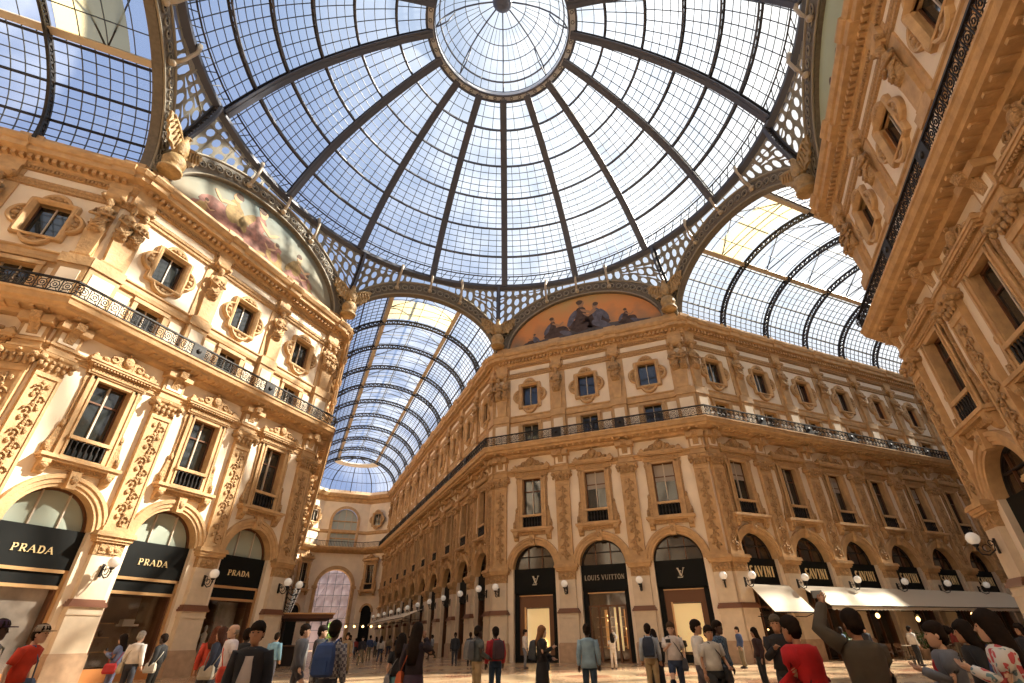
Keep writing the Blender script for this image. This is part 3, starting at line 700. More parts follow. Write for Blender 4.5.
def lattice_rib(mb, pts, nrm, depth, r1, r2, m1, m2, step=1, width=.12):
    """two chords with posts and diagonals; pts outer chord, nrm inward normals"""
    ins = [Vector(p)+Vector(n)*depth for p, n in zip(pts, nrm)]
    mb.tube(pts, r1, m1, 4, smooth=False); mb.tube(ins, r2, m2, 4, smooth=False)
    for i in range(0, len(pts)-1, step):
        mb.bar(pts[i], ins[i], width*.4, m1); mb.bar(pts[i], ins[min(i+step, len(pts)-1)], width*.28, m1)
for k in range(16):
    a = k*PI/8; s = MB(); pts = []; nr = []
    for i in range(NS*8+1):
        r, z = prof_at(i/8); r2, z2 = prof_at(min(i/8+.05, NS)); r1, z1 = prof_at(max(i/8-.05, 0))
        t = Vector((r2-r1, z2-z1)).normalized(); n = Vector((t.y, -t.x)); n = n if n.x < 0 or n.y < 0 else -n
        if n.y > 0: n = -n
        pts.append(Vector(pol(r, a, z))); nr.append(Vector(pol(n.x, a, n.y)))
    lattice_rib(s, pts, nr, .62, .09, .14, iron, ironblue, 1, .14)
    # flange plate on the inner chord
    side = Vector((math.cos(a), -math.sin(a), 0))
    fl = [[p+n*.6+side*.3, p+n*.6-side*.3, p+n*.68-side*.3, p+n*.68+side*.3] for p, n in zip(pts, nr)]
    s.loft(fl, ironblue, False, True, True)
    fl = [[p+side*.14, p-side*.14, p+n*.1-side*.14, p+n*.1+side*.14] for p, n in zip(pts, nr)]
    s.loft(fl, iron, False, True, True)
    dchild('rib', s)
for k in range(1, 6):
    r, z = PROF[k]; s = MB(); n = 96
    pts = [Vector(pol(r-.02, 2*PI*j/n, z)) for j in range(n+1)]
    r2, z2 = prof_at(k+.05); t = Vector((r2-r, z2-z)).normalized(); nn = Vector((t.y, -t.x)); nn = -nn if nn.y > 0 else nn
    nr = [Vector(pol(nn.x, 2*PI*j/n, nn.y)) for j in range(n+1)]
    lattice_rib(s, pts, nr, .34 if k < 4 else .2, .10, .085, iron, ironblue, 1 if k < 4 else 2, .1)
    dchild('hoop', s)
s = MB()
for k in range(16):
    for i in range(NS):
        nb = [8, 8, 7, 6, 5, 3][i]
        for j in range(1, nb):
            a = (k + j/nb)*PI/8
            s.tube([pol(*(lambda q: (q[0]+.05, a, q[1]))(prof_at(i+f))) for f in (0, .33, .66, 1)], .034, ironbar, 4, smooth=False)
for i in range(NS):
    nr_ = [5, 5, 5, 5, 4, 3][i]
    for j in range(1, nr_):
        r, z = prof_at(i+j/nr_); s.tube([pol(r+.05, 2*PI*q/96, z) for q in range(97)], .032, ironbar, 4, smooth=False)
dchild('glazing_bars', s)
for k in range(8):
    a = k*PI/4 + (math.atan2(W, A) if k % 2 == 0 else PI/4 - math.atan2(W, A)) ; s = MB()
    m_ = 8; P0 = [Vector(pol(18.75+1.15*(i/m_)**1.6, a, 31.5-3.6*i/m_)) for i in range(m_+1)]
    lattice_rib(s, P0, [Vector((-math.sin(a), -math.cos(a), -.4)).normalized()]*(m_+1), .5, .12, .14, iron, ironblue, 1, .14)
    side = Vector((math.cos(a), -math.sin(a), 0))
    s.loft([[p+side*.2, p-side*.2, p-side*.2+Vector((0,0,.12)), p+side*.2+Vector((0,0,.12))] for p in P0], ironblue, False, True, True)
    dchild('corner_strut', s)
s = MB(); n = 96
s.loft([[pol(r, 2*PI*j/n, z) for j in range(n)] for r, z in ((18.45,31.45),(18.45,31.75),(18.95,31.9),(19.2,31.5),(18.9,31.2),(18.45,31.45))], ironblue, False, True, False)
dchild('base_ring', s)
s = MB()
for j in range(128):
    a = 2*PI*j/128; s.bar(pol(18.5,a,31.75), pol(18.3,a+.03,32.6), .035, iron)
s.tube([pol(18.3, 2*PI*j/96, 32.6) for j in range(97)], .06, iron, 4); dchild('gallery_rail', s)
ringpale = mat('pale_ring', (.72, .74, .78), .6)
# lantern
lan = dchild('lantern', MB().loft([[pol(r, 2*PI*j/64, z) for j in range(64)] for r, z in ((5.35,42.7),(5.95,42.75),(5.98,43.05),(5.4,43.25),(5.35,42.7))], ringpale, False, True, False))
s = MB(); s.loft([[pol(r, 2*PI*j/64, z) for j in range(64)] for r, z in ((5.3,42.65),(5.42,42.6),(5.42,42.72),(5.3,42.75),(5.3,42.65))], ironblue, False, True, False)
s.loft([[pol(r, 2*PI*j/64, z) for j in range(64)] for r, z in ((5.85,42.6),(6.02,42.62),(6.02,42.78),(5.85,42.76),(5.85,42.6))], ironblue, False, True, False)
for j in range(48):
    a = 2*PI*j/48; s.tube([pol(5.63+.13*math.cos(q), a+.024*math.sin(q), 42.68) for q in [i*PI/3 for i in range(7)]], .03, ironblue, 4)
dchild('lantern_ring', s, lan)
LP = [(5.3,43.2),(5.05,44.3),(4.7,44.95),(4.0,45.9),(3.1,46.65),(2.0,47.2),(.6,47.6)]
s = MB(); s.loft([[pol(r+.04, 2*PI*j/64, z) for j in range(64)] for r, z in LP], roofglass, True, True, False); dchild('lantern_glass', s, lan)
s = MB()
for k in range(48):
    main = k % 6 == 0; mid = k % 3 == 0
    pts = [pol(r, 2*PI*k/48 + PI/8, z) for r, z in (LP if (main or mid) else LP[:6])]
    s.tube(pts, .07 if main else (.035 if mid else .022), ironblue if main else ironbar, 4)
for i, (r, z) in enumerate(LP):
    s.tube([pol(r, 2*PI*j/64, z) for j in range(65)], .08 if i == 1 else .04, ironblue, 4)
for k in range(8):
    a = 2*PI*k/8 + PI/8; s.tube([pol(5.2,a,43.3), pol(4.4,a,44.2), pol(3.9,a,45.6)], .06, ironblue, 4)
dchild('lantern_ribs', s, lan)
s = MB(); s.lathe([(.05,47.1),(.3,47.0),(.7,47.2),(.85,47.5),(.3,47.8)], (0,0,0), ironblue, 16); dchild('hub', s, lan)

# arch bands, lattice spandrels, brackets and murals round the octagon
CD = (W+A)/R2; HC = CH/2
SIDES = []
for k in range(8):
    a = k*PI/4; arm = k % 2 == 0; dist = A if arm else CD; n = Vector((math.sin(a), math.cos(a), 0)); t = Vector((math.cos(a), -math.sin(a), 0))
    SIDES.append((k, arm, dist, n, t, W if arm else HC))
def side_pt(k, x, z, off=0): _, arm, dist, n, t, h = SIDES[k]; return n*(dist+off) + t*x + Vector((0,0,z))
sidename = {0:'long receding arcade', 1:'orange mural', 2:'awning arcade', 3:'green mural', 4:'arcade behind', 5:'rear front', 6:'upper left arcade', 7:'pale blue mural'}
for k, arm, dist, n, t, h in SIDES:
    ia, ib, ic = (7.05, 4.95, 24.6) if arm else (7.3, 4.7, 24.7)
    oa, ob = (7.85, 6.3) if arm else (9.0, 5.85)
    s = MB(); N_ = 40; fr = []; 
    def cur(a_, b_, i, clip=True):
        th = PI*i/N_; x, z = -a_*math.cos(th), ic + b_*math.sin(th)
        return max(-h, min(h, x)), z
    rings = []
    for i in range(N_+1):
        xi, zi = cur(ia, ib, i); xo, zo = cur(oa, ob, i); zi = max(zi, 24.9); zo = max(zo, 24.95)
        rings.append([side_pt(k, xi, zi, -.05), side_pt(k, xi*.6+xo*.4, zi*.6+zo*.4, -.22), side_pt(k, xo, zo, -.3), side_pt(k, xo, zo, .1), side_pt(k, xi, zi, .45)])
    s.loft(rings, bandmat, False, True, False)
    e = link('arch_band', s.mesh('arch_band')); tag(e, 'ornate iron arch band framing the %s' % sidename[k], 'arch', 'iron arch bands under the dome')
    s = MB()
    for (fa, r_) in ((.06,.07),(.94,.09)):
        s.tube([side_pt(k, *(lambda p, q: (p[0]*(1-fa)+q[0]*fa, max(24.9,p[1]*(1-fa)+q[1]*fa)))(cur(ia,ib,i), cur(oa,ob,i)), -.12-.2*fa) for i in range(N_+1)], r_, bandlight, 5)
    link('band_edging', s.mesh('band_edging'), e)
    s = MB(); nn = 34
    for i in range(nn):
        th = PI*(i+.5)/nn; p = Vector((-ia*math.cos(th), ic+ib*math.sin(th))); q = Vector((-oa*math.cos(th), ic+ob*math.sin(th))); c = (p+q)/2
        c.x = max(-h+.2, min(h-.2, c.x)); rr = min(.26, (p-q).length*.3)
        s.tube([side_pt(k, c.x+rr*math.cos(b_), c.y+rr*math.sin(b_), -.26) for b_ in [j*PI/4 for j in range(9)]], .045, bandlight, 4)
        s.ell(side_pt(k, c.x, c.y, -.24), (.07,.07,.07), iron, 5, 4)
    link('band_rosettes', s.mesh('band_rosettes'), e)
    # lattice spandrel between the band and the dome ring
    s = MB(); half = math.atan2(h, dist); M_ = 22; lo = []; hi = []
    for i in range(M_+1):
        ph = -half + 2*half*i/M_; x = dist*math.tan(ph)
        z = ic + ob*math.sqrt(max(0, 1-(x/oa)**2)); lo.append(side_pt(k, x, z, -.1)); az = k*PI/4 + ph; hi.append(Vector(pol(18.75, az, 31.35)))
    for i in range(M_):
        if (hi[i]-lo[i]).length < .45: 
            s.add([lo[i], lo[i+1], hi[i+1], hi[i]], [(0,1,2,3)], bandmat); continue
    s.tube(lo, .09, bandlight, 4); s.tube([l*.25+u*.75 for l, u in zip(lo, hi)], .05, lattmat, 4)
    for i in range(0, M_+1, 2):
        if (hi[i]-lo[i]).length > .3: s.bar(lo[i], hi[i], .03 if i % 3 else .06, lattmat)
    # pierced circles
    for i in range(M_):
        L = (hi[i]-lo[i]).length
        if L < .9: continue
        nrow = max(1, int(L/.78)); wdt = (lo[i+1]-lo[i]).length
        for j in range(nrow):
            f = (j+.5)/nrow; c = (lo[i]*(1-f)+hi[i]*f + lo[i+1]*(1-f)+hi[i+1]*f)/2
            u = (lo[i+1]*(1-f)+hi[i+1]*f - lo[i]*(1-f)-hi[i]*f)*.5; v = (hi[i]-lo[i])*(.5/nrow)
            s.add([c+(u*math.cos(q)+v*math.sin(q))*1.0 if False else c+u*sx+v*sy for q in (0,) for sx, sy in ((-1,-1),(1,-1),(1,1),(-1,1))] +
                  [c+u*.7*math.cos(q)+v*.7*math.sin(q) for q in [-3*PI/4, -PI/2, -PI/4, 0, PI/4, PI/2, 3*PI/4, PI]],
                  [(0,1,6,5,4), (1,2,8,7,6), (2,3,10,9,8), (3,0,4,11,10)], lattmat)
    o = link('lattice_spandrel', s.mesh('spandrel')); tag(o, 'pierced iron spandrel lattice between dome ring and %s' % sidename[k], 'lattice', 'iron spandrels under the dome')
    for i, x in enumerate((-3.1, 0, 3.1)):
        az = k*PI/4 + math.atan2(x, dist); z = ic + ob*math.sqrt(max(0, 1-(x/oa)**2))
        p0 = side_pt(k, x, z-.75, -.35); p1 = Vector(pol(18.3, az, 31.75)); 
        s = MB(); s.tube([p0, p0 + (p1-p0)*.3 - n*.25, p0 + (p1-p0)*.7 - n*.3, p1], [.13,.11,.11,.16], creamiron, 6); s.ell(p0, (.22,.22,.2), creamiron, 8, 5)
        s.v = [(v[0]-p0.x, v[1]-p0.y, v[2]-p0.z) for v in s.v]
        o = link('scroll_bracket', s.mesh('bracket'), None, p0); tag(o, 'cream scroll bracket, %s of three above the %s' % (('first','second','third')[i], sidename[k]), 'bracket', 'cream brackets under the dome ring')
    if not arm:
        sky_, fld, figs = {1: ((.62,.36,.13), (.45,.40,.28), 0), 7: ((.42,.50,.50), (.62,.45,.36), 1), 3: ((.46,.50,.34), (.30,.24,.22), 2), 5: ((.5,.45,.3), (.3,.3,.3), 0)}[k]
        mm = bpy.data.materials.new('mural_%d' % k); mm.use_nodes = True; nt = mm.node_tree; b = nt.nodes['Principled BSDF']; b.inputs['Roughness'].default_value = .8
        tc = nt.nodes.new('ShaderNodeTexCoord'); sp = nt.nodes.new('ShaderNodeSeparateXYZ'); nt.links.new(tc.outputs['Object'], sp.inputs[0])
        no = nt.nodes.new('ShaderNodeTexNoise'); no.inputs['Scale'].default_value = .5; no.inputs['Detail'].default_value = 5; nt.links.new(tc.outputs['Object'], no.inputs['Vector'])
        ad = nt.nodes.new('ShaderNodeMath'); ad.operation = 'MULTIPLY_ADD'; ad.inputs[1].default_value = .13; nt.links.new(sp.outputs['Z'], ad.inputs[0]); a2 = nt.nodes.new('ShaderNodeMath'); a2.operation = 'MULTIPLY'; a2.inputs[1].default_value = .62; nt.links.new(no.outputs['Fac'], a2.inputs[0]); nt.links.new(a2.outputs[0], ad.inputs[2])
        rp = nt.nodes.new('ShaderNodeValToRGB'); cr = rp.color_ramp
        cr.elements[0].position = .35; cr.elements[0].color = (*{1:(.22,.17,.12),7:(.25,.19,.12),3:(.16,.12,.14),5:(.2,.2,.2)}[k], 1)
        cr.elements[1].position = 1.25 if False else 1.0; cr.elements[1].color = (*{1:(.50,.33,.13),7:(.14,.20,.21),3:(.45,.52,.36),5:(.5,.45,.3)}[k], 1)
        m_ = cr.elements.new(.62); m_.color = (*{1:(.66,.27,.09),7:(.25,.245,.19),3:(.42,.44,.28),5:(.5,.4,.3)}[k], 1)
        nt.links.new(ad.outputs[0], rp.inputs['Fac']); nt.links.new(rp.outputs['Color'], b.inputs['Base Color'])
        rz = math.atan2(t.y, t.x); root = link('mural', None, None, tuple(n*dist + Vector((0,0,24.7))), rz)
        tag(root, {1:'semicircular mural with dusky figures under an orange sky', 7:'semicircular mural of draped pink and gold figures on pale blue', 3:'semicircular mural with a dark purple figure on pale green', 5:'semicircular mural on the front behind the camera'}[k], 'mural', 'lunette murals')
        s = MB(); ep = [(-7.35*math.cos(PI*i/40), 4.78*math.sin(PI*i/40)) for i in range(41)]; s.prism(ep, .2, .3, mm); link('painted_ground', s.mesh('mural_ground'), root)
        def paint(name, c1, c2, blobs, hd=(.45,.28,.17), seed=3):
            s = MB(); m1 = mat(name+'_%d' % k, c1, .8, noise=.5, nscale=2.5); m2 = mat(name+'b_%d' % k, c2, .8, noise=.4, nscale=3); m3 = mat('painted_skin_%d' % k, hd, .8); hr = mat('painted_hair', (.10,.06,.04), .8)
            rnd = random.Random(seed)
            def blob(cx, cz, rx, rz_, rot, m_, y): s.prism([(cx + rx*math.cos(q)*(1+.12*math.sin(3*q+cx))*math.cos(rot) - rz_*math.sin(q)*math.sin(rot), cz + rx*math.cos(q)*math.sin(rot) + rz_*math.sin(q)*math.cos(rot)) for q in [i*PI/7 for i in range(14)]], y, .2, m_)
            for j, (x, z, sc, lean) in enumerate(blobs):
                k_ = 1 if lean >= 0 else -1
                blob(x+.35*k_*sc, z+.35*sc, .95*sc, .42*sc, .18*k_, m1, .188)      # draped lap
                blob(x+1.05*k_*sc, z+.12*sc, .5*sc, .2*sc, -.5*k_, m1 if j % 2 else m2, .186)
                blob(x+lean*.4*sc, z+.85*sc, .30*sc, .52*sc, -lean, m2 if j % 2 else m1, .182)  # torso
                blob(x-.35*k_*sc, z+.75*sc, .16*sc, .5*sc, -.5*k_, m2, .180)       # cloak
                blob(x+lean*.75*sc, z+1.52*sc, .17*sc, .21*sc, 0, m3, .176); blob(x+lean*.75*sc-.06*k_*sc, z+1.62*sc, .17*sc, .14*sc, 0, hr, .172)
                blob(x+(.3*k_+lean*.4)*sc, z+1.02*sc, .34*sc, .075*sc, -.5*k_, m3, .174); blob(x+(.68*k_+lean*.4)*sc, z+1.0*sc, .26*sc, .065*sc, .7*k_, m3, .172)
            return link('painted_figures', s.mesh('figures'), root)
        if k == 1:
            paint('fig_dark', (.085,.05,.04), (.13,.12,.15), [(-2.9,.8,1.3,.1),(-4.6,.4,.7,-.2),(-.2,1.0,1.9,.2),(1.7,1.0,1.55,-.25),(4.0,.7,.9,.3)], (.36,.20,.11))
            s = MB(); s.prism([(-6.6,.15),(-5.6,.8),(-4,.75),(-3,.95),(-1.5,1.15),(1,1.3),(2.6,1.1),(4,1.0),(6.2,.7),(7,.1)], .19, .2, mat('mural_land', (.10,.085,.08), .8, noise=.5, nscale=1.2)); link('painted_land', s.mesh('land'), root)
        elif k == 7:
            paint('fig_pink', (.30,.14,.11), (.32,.21,.08), [(-1.3,.8,2.1,.2),(-3.0,.7,1.9,-.1),(.9,.5,1.2,-.2),(2.9,.6,1.5,.1),(4.2,.3,1.0,-.2),(-5.0,.3,.8,.2)], (.50,.31,.18))
            s = MB(); s.prism([(-6.9,.1),(-5.6,.9),(-3.5,1.2),(-1,.8),(1,.9),(3,.6),(5,.5),(6.8,.1)], .19, .2, mat('mural_cloud', (.33,.28,.21), .8, noise=.4, nscale=1.5)); link('painted_land', s.mesh('land'), root)
        elif k == 3: paint('fig_purple', (.22,.13,.20), (.30,.20,.24), [(-4.6,.3,1.1,.3),(-2.4,.5,1.3,.1),(-.5,.5,1.2,-.2),(2,.4,1.0,.2)])
    # winged statue at every corner
for k in range(8):
    for sgn in ((1,),)[0:1]:
        a = k*PI/4 + (math.atan2(W, A) if k % 2 == 0 else math.atan2(HC, CD)); r = 19.35
        if k in (4, 3, 5): 
            if k != 3 and k != 4: continue
        root = link('eagle_statue', None, None, pol(r, a, 24.9), -a)
        where = {0:'between the long arcade arch and orange mural', 1:'between the orange mural and awning arcade arch', 2:'between the awning arcade arch and green mural', 3:'beyond the green mural', 4:'behind the camera', 6:'between the upper left arch and pale mural', 7:'between the pale mural and long arcade arch'}[k] if k in (0,1,2,3,4,6,7) else ''
        tag(root, 'gilded winged eagle statue on a globe, %s' % where, 'statue', 'eagle statues under the dome')
        s = MB(); s.lathe([(.62,0),(.66,.15),(.4,.25),(.56,.5),(.64,.85),(.5,1.2),(.2,1.4)], (0,0,0), gold, 12); link('globe_pedestal', s.mesh('globe_pedestal'), root)
        s = MB()
        def sec(z, a_, b_, y): return [(a_*math.cos(2*PI*j/10), y+b_*math.sin(2*PI*j/10), z) for j in range(10)]
        s.loft([sec(1.35,.2,.2,.05), sec(1.6,.38,.34,.05), sec(2.0,.48,.42,0), sec(2.4,.4,.38,.02), sec(2.7,.24,.26,.0), sec(2.9,.2,.24,-.05), sec(3.08,.16,.2,-.08), sec(3.18,.04,.06,-.08)], gold)
        s.loft([[(x,-.12-y_,z) for x, z in ((-.07,3.0),(.07,3.0),(.05,2.88),(-.05,2.88))] for y_ in (.05,.2)] + [[(x*.2,-.42,2.86+z*0) for x, z in ((-.07,3.0),(.07,3.0),(.05,2.88),(-.05,2.88))]], gold)
        for q in (-1, 1): s.tube([(q*.18,-.1,1.7),(q*.2,-.25,1.45),(q*.2,-.4,1.35)], [.13,.08,.1], gold, 6)
        link('eagle_body', s.mesh('eagle_body'), root)
        for q in (-1, 1):
            s = MB(); base = [(.3,2.55),(.9,2.95),(1.5,3.35),(1.75,3.3),(1.6,2.9),(1.62,2.6),(1.42,2.45),(1.38,2.1),(1.15,2.0),(1.05,1.65),(.75,1.7),(.45,1.5),(.3,1.9)]
            s.prism([(q*x, z) for x, z in base], .0, .16, gold)
            for i in range(5): s.tube([(q*(.4+.22*i), -.04, 2.5+.15*i), (q*(.5+.25*i), -.06, 1.7+.22*i)], [.08,.05], gold, 5)
            s.tube([(q*.3,-.02,2.5),(q*.9,-.05,2.92),(q*1.5,-.03,3.3)], [.12,.13,.07], gold, 6)
            link('wing', s.mesh('wing'), root)

# ------------------------------------------------------------------ glass vaults over the arms
VA, VB, VC = 7.3, 5.15, 24.6
def vault(name_lab, base, d, n, nb_rib, apse=False):
    """base: middle of the mouth, d: direction away from the dome"""
    L = n*PB + 2*QB - PB; d = Vector((d[0], d[1], 0)); t = Vector((d.y, -d.x, 0))
    e = link('glass_vault', None, None, (base[0], base[1], VC)); tag(e, name_lab, 'glass roof', 'glass barrel roofs over the arcades')
    B0 = Vector((0, 0, 0))
    def P(th, y, k=0): return d*y + t*((VA+k)*math.cos(th)) + Vector((0,0,(VB+k)*math.sin(th)))
    L2 = L - 5 if apse else L
    th0 = math.radians(4)
    s = MB(); nn = 32
    s.loft([[P(th0+(PI-2*th0)*i/nn, y, .1) for i in range(nn+1)] for y in [L2*j/12 for j in range(13)]], roofglass, True, False, False)
    link('glass', s.mesh('glass'), e)
    for k in range(1, int(L2/PB)+1):
        y = k*PB - .1; s = MB(); m_ = 44
        pts = [P(PI*i/m_, y) for i in range(m_+1)]; nr = [(-(t*math.cos(PI*i/m_)) - Vector((0,0,math.sin(PI*i/m_)))) for i in range(m_+1)]
        lattice_rib(s, pts, nr, .42, .10, .10, iron, iron, 1, .2)
        for q in (0, PI): s.bar(P(q, y, -.2)+Vector((0,0,.2)), P(q, y, -.2)+Vector((0,0,-1.2)), .05, iron)
        link('rib', s.mesh('rib'), e)
    s = MB(); nbar = int(L2/.62)
    lo, hi = math.radians(63), math.radians(117)
    for k in range(1, nbar):
        y = L2*k/nbar
        a0, a1 = th0, lo
        for (a0, a1) in ((th0, lo), (hi, PI-th0)): s.tube([P(a0+(a1-a0)*i/10, y, .03) for i in range(11)], .034, ironbar, 4, smooth=False)
        if k % 2 == 0: s.tube([P(lo+(hi-lo)*i/6, y, .03) for i in range(7)], .03, ironbar, 4, smooth=False)
    link('glazing_bars', s.mesh('glazing_bars'), e)
    s = MB()
    for i in range(1, 36):
        th = PI*i/36; mid = lo < th < hi
        if mid and i % 3: continue
        s.bar(P(th, 0, .02), P(th, L2, .02), .08 if i % 4 == 0 else .034, iron if i % 4 == 0 else ironbar)
    link('purlins', s.mesh('purlins'), e)
    for th in (lo, hi):
        s = MB(); rr = [[P(th-.03, y, .12), P(th+.03, y, .12), P(th+.03, y, -.1), P(th-.03, y, -.1)] for y in (0, L2)]
        s.loft(rr, creamiron, False); link('ridge_curb', s.mesh('ridge_curb'), e)
    s = MB()
    for k in range(0, int(L2/PB)):
        y = (k+.5)*PB
        for q in (lo, hi):
            p = P(q, y, 0); s.bar(p, P(PI/2, y+(1.5), .9), .05, iron); s.bar(p, P(PI/2, y-1.5, .9), .05, iron)
    s.bar(P(PI/2, 0, .9), P(PI/2, L2, .9), .08, iron); link('ridge_struts', s.mesh('ridge_struts'), e)
    s = MB(); rr = [[P(lo+(hi-lo)*i/10, y, .14) for y in (PB*.3, PB*.93)] + [P(lo+(hi-lo)*i/10, y, .11) for y in (PB*.93, PB*.3)] for i in range(11)]
    s.loft(rr, blindglass, False); link('cross_curb', s.mesh('cross_curb'), e)
    if apse:
        R_ = 7.0
        def Q(az, el, k=0): # quarter ellipsoid beyond the barrel
            return d*(L2 + (5.0+k)*math.cos(el)*math.sin(az)) + t*((VA+k)*math.cos(el)*math.cos(az)) + Vector((0,0,(VB+k)*math.sin(el)))
        s = MB(); s.loft([[Q(PI*j/20, math.radians(4+84*i/10), .1) for j in range(21)] for i in range(11)], roofglass, True, False, False); link('apse_glass', s.mesh('apse_glass'), e)
        s = MB()
        for j in range(7): s.tube([Q(PI*j/6, math.radians(86*i/12)) for i in range(13)], .09, iron, 4)
        for j in range(25): s.tube([Q(PI*j/24, math.radians(70*i/8)) for i in range(9)], .025, ironbar, 4)
        for el in (20, 40, 60): s.tube([Q(PI*j/16, math.radians(el)) for j in range(17)], .05, iron, 4)
        link('apse_ribs', s.mesh('apse_ribs'), e)
        s = MB(); s.loft([[Q(PI*j/16, math.radians(a_), k) for a_, k in ((56,-.1),(66,-.1),(66,-.3),(56,-.3))] for j in range(17)], mat('white_band', (.85,.83,.8), .6), False); link('white_band', s.mesh('white_band'), e)
    return e
vault('long glass barrel roof over the receding arcade', (0, A), (0, 1), 11, 0, True)
vault('glass barrel roof over the awning arcade', (A, 0), (1, 0), 8, 0)
vault('glass barrel roof in the upper left corner', (-A, 0), (-1, 0), 4, 0)
vault('glass barrel roof over the arcade behind the camera', (0, -A), (0, -1), 5, 0)

# ------------------------------------------------------------------ far end of the long arcade
def end_wall():
    y0 = YE; s = MB(); hw = W
    def rect(a, b, z0, z1, y=y0, m=plaster): s.add([(a,y,z0),(b,y,z0),(b,y,z1),(a,y,z1)], [(0,1,2,3)], m)
    rect(-hw, -2.75, GZ, 14.2); rect(2.75, hw, GZ, 14.2)
    ap = arc_pts(2.75, 8.9, 24)
    for i in range(24):
        a, b = ap[i], ap[i+1]
        s.add([(a[0],y0,a[1]),(a[0],y0,14.2),(b[0],y0,14.2),(b[0],y0,b[1])], [(0,1,2,3)], plaster)
        s.add([(a[0],y0,a[1]),(b[0],y0,b[1]),(b[0],y0+1.5,b[1]),(a[0],y0+1.5,a[1])], [(0,1,2,3)], stone)
        a2, b2 = (a[0]*1.2, 8.9+(a[1]-8.9)*1.2), (b[0]*1.2, 8.9+(b[1]-8.9)*1.2); s.prism([a, b, b2, a2], y0-.25, y0, stone)
    for q in (-2.75, 2.75):
        s.add([(q,y0,GZ),(q,y0,8.9),(q,y0+1.5,8.9),(q,y0+1.5,GZ)], [(0,1,2,3)], stone); s.box(*sorted((q, q*1.2)), y0-.25, y0, GZ, 8.9, stone); s.box(*sorted((q*.95, q*1.28)), y0-.4, y0, 8.7, 9.1, stone)
    s.box(-hw, hw, y0-.2, y0, 14.2, 15.1, stone); rect(-hw, -2.1, 15.1, 24.9); rect(2.1, hw, 15.1, 24.9)
    ap = arc_pts(2.1, 19.5, 20)
    for i in range(20):
        a, b = ap[i], ap[i+1]; s.add([(a[0],y0,a[1]),(a[0],y0,24.9),(b[0],y0,24.9),(b[0],y0,b[1])], [(0,1,2,3)], plaster)
        a2, b2 = (a[0]*1.22, 19.5+(a[1]-19.5)*1.22), (b[0]*1.22, 19.5+(b[1]-19.5)*1.22); s.prism([a, b, b2, a2], y0-.25, y0, stone)
    for q in (-2.1, 2.1): s.box(*sorted((q, q*1.22)), y0-.25, y0, 15.1, 19.5, stone)
    # canted corners
    for q in (-1, 1):
        s.prism([(q*W, y0-3.2), (q*4.0, y0), (q*W, y0)], GZ, 24.9, plaster, axis='xy')
    tag(link('wall_long_arcade_end', s.mesh('wall_end')), kind='structure')
    for q in (-1, 1):
        cx, cy = q*5.62, y0-1.6; dv = Vector((3.25, 3.2) if q < 0 else (3.25, -3.2)).normalized(); rz = math.atan2(dv.y, dv.x); nrm = Vector((dv.y, -dv.x)); 
        for kd, what in (('oval','small lobed attic window'),('tall','tall pedimented window')):
            WN[0] += 1; stamp('window_%d' % WN[0], PR[kd], (cx+nrm.x*.5, cy+nrm.y*.5, 0), rz, '%s on the canted corner at the far arcade end, %s side' % (what, 'kiosk' if q < 0 else 'awning'), 'window', None, 'structure')
        s = MB(); s.prism([(-1.0,GZ)] + [(p[0]*-1, p[1]) for p in arc_pts(1.0, 5.2, 12)] + [(1.0,GZ)], -.05, .05, signblack)
        for a_ in (): pass
        n_ = 12; ap = arc_pts(1.0, 5.2, n_)
        for i in range(n_): a, b = ap[i], ap[i+1]; s.prism([a, b, (b[0]*1.3, 5.2+(b[1]-5.2)*1.3), (a[0]*1.3, 5.2+(a[1]-5.2)*1.3)], -.2, .05, stone)
        o = link('arched_doorway', s.mesh('doorway'), None, (cx+nrm.x*.1, cy+nrm.y*.1, 0), rz); tag(o, 'dark arched doorway on the canted far corner, %s side' % ('kiosk' if q < 0 else 'awning'), 'doorway')
    path = [(-W, y0-3.2), (-4.0, y0), (4.0, y0), (W, y0-3.2)]
    s = MB(); sweep(s, path, [(0,14.15),(.4,14.3),(1.0,14.66),(1.2,14.95),(1.2,15.13),(0,15.13)], stone); sl = link('balcony', s.mesh('slab')); tag(sl, 'curved far balcony across the end of the long arcade', 'balcony', 'balconies')
    s = MB(); sweep(s, path, [(1.05,15.88),(1.15,15.88),(1.15,15.96),(1.05,15.96)], iron)
    for p, a, i, t in along(path, 1.1, .25, .1): s.box(-.025, .025, -.02, .02, 15.1, 15.9, iron, rz_m(p, a))
    link('railing', s.mesh('railing'), sl)
    s = MB(); sweep(s, path, [(0,22.76),(.3,23.1),(.34,23.44),(.8,23.5),(1.1,24.02),(1.1,24.1),(.3,24.3),(0,24.3)], stone)
    sweep(s, path, [(0,17.38),(.2,17.6),(.2,17.96),(0,17.98)], stone); TR[0] += 1; tag(link('trim_%d' % TR[0], s.mesh('cornice')), 'cornice at the far end of the long arcade', 'cornice', kind='structure')
    # the big upper window
    WN[0] += 1; root = link('window_%d' % WN[0], None, None, (0, y0, 0)); tag(root, 'big round-headed window over the far arcade archway', 'window', kind='structure')
    s = MB(); ap = arc_pts(2.1, 19.5, 20); s.add([(-2.1,.3,15.2)] + [(-p[0],.3,p[1]) for p in ap] + [(2.1,.3,15.2)], [tuple(range(23))], mat('far_window_glass', (.40,.44,.40), .15)); link('pane', s.mesh('pane'), root)
    s = MB()
    for x in (-1.1, 0, 1.1): s.box(x-.06, x+.06, .15, .3, 15.2, 19.5+math.sqrt(2.1**2-x*x), whiteframe)
    for z in (16.6, 18.0, 19.5): s.box(-2.1, 2.1, .15, .3, z-.08, z+.08, stone)
    link('sash', s.mesh('sash'), root)
end_wall()
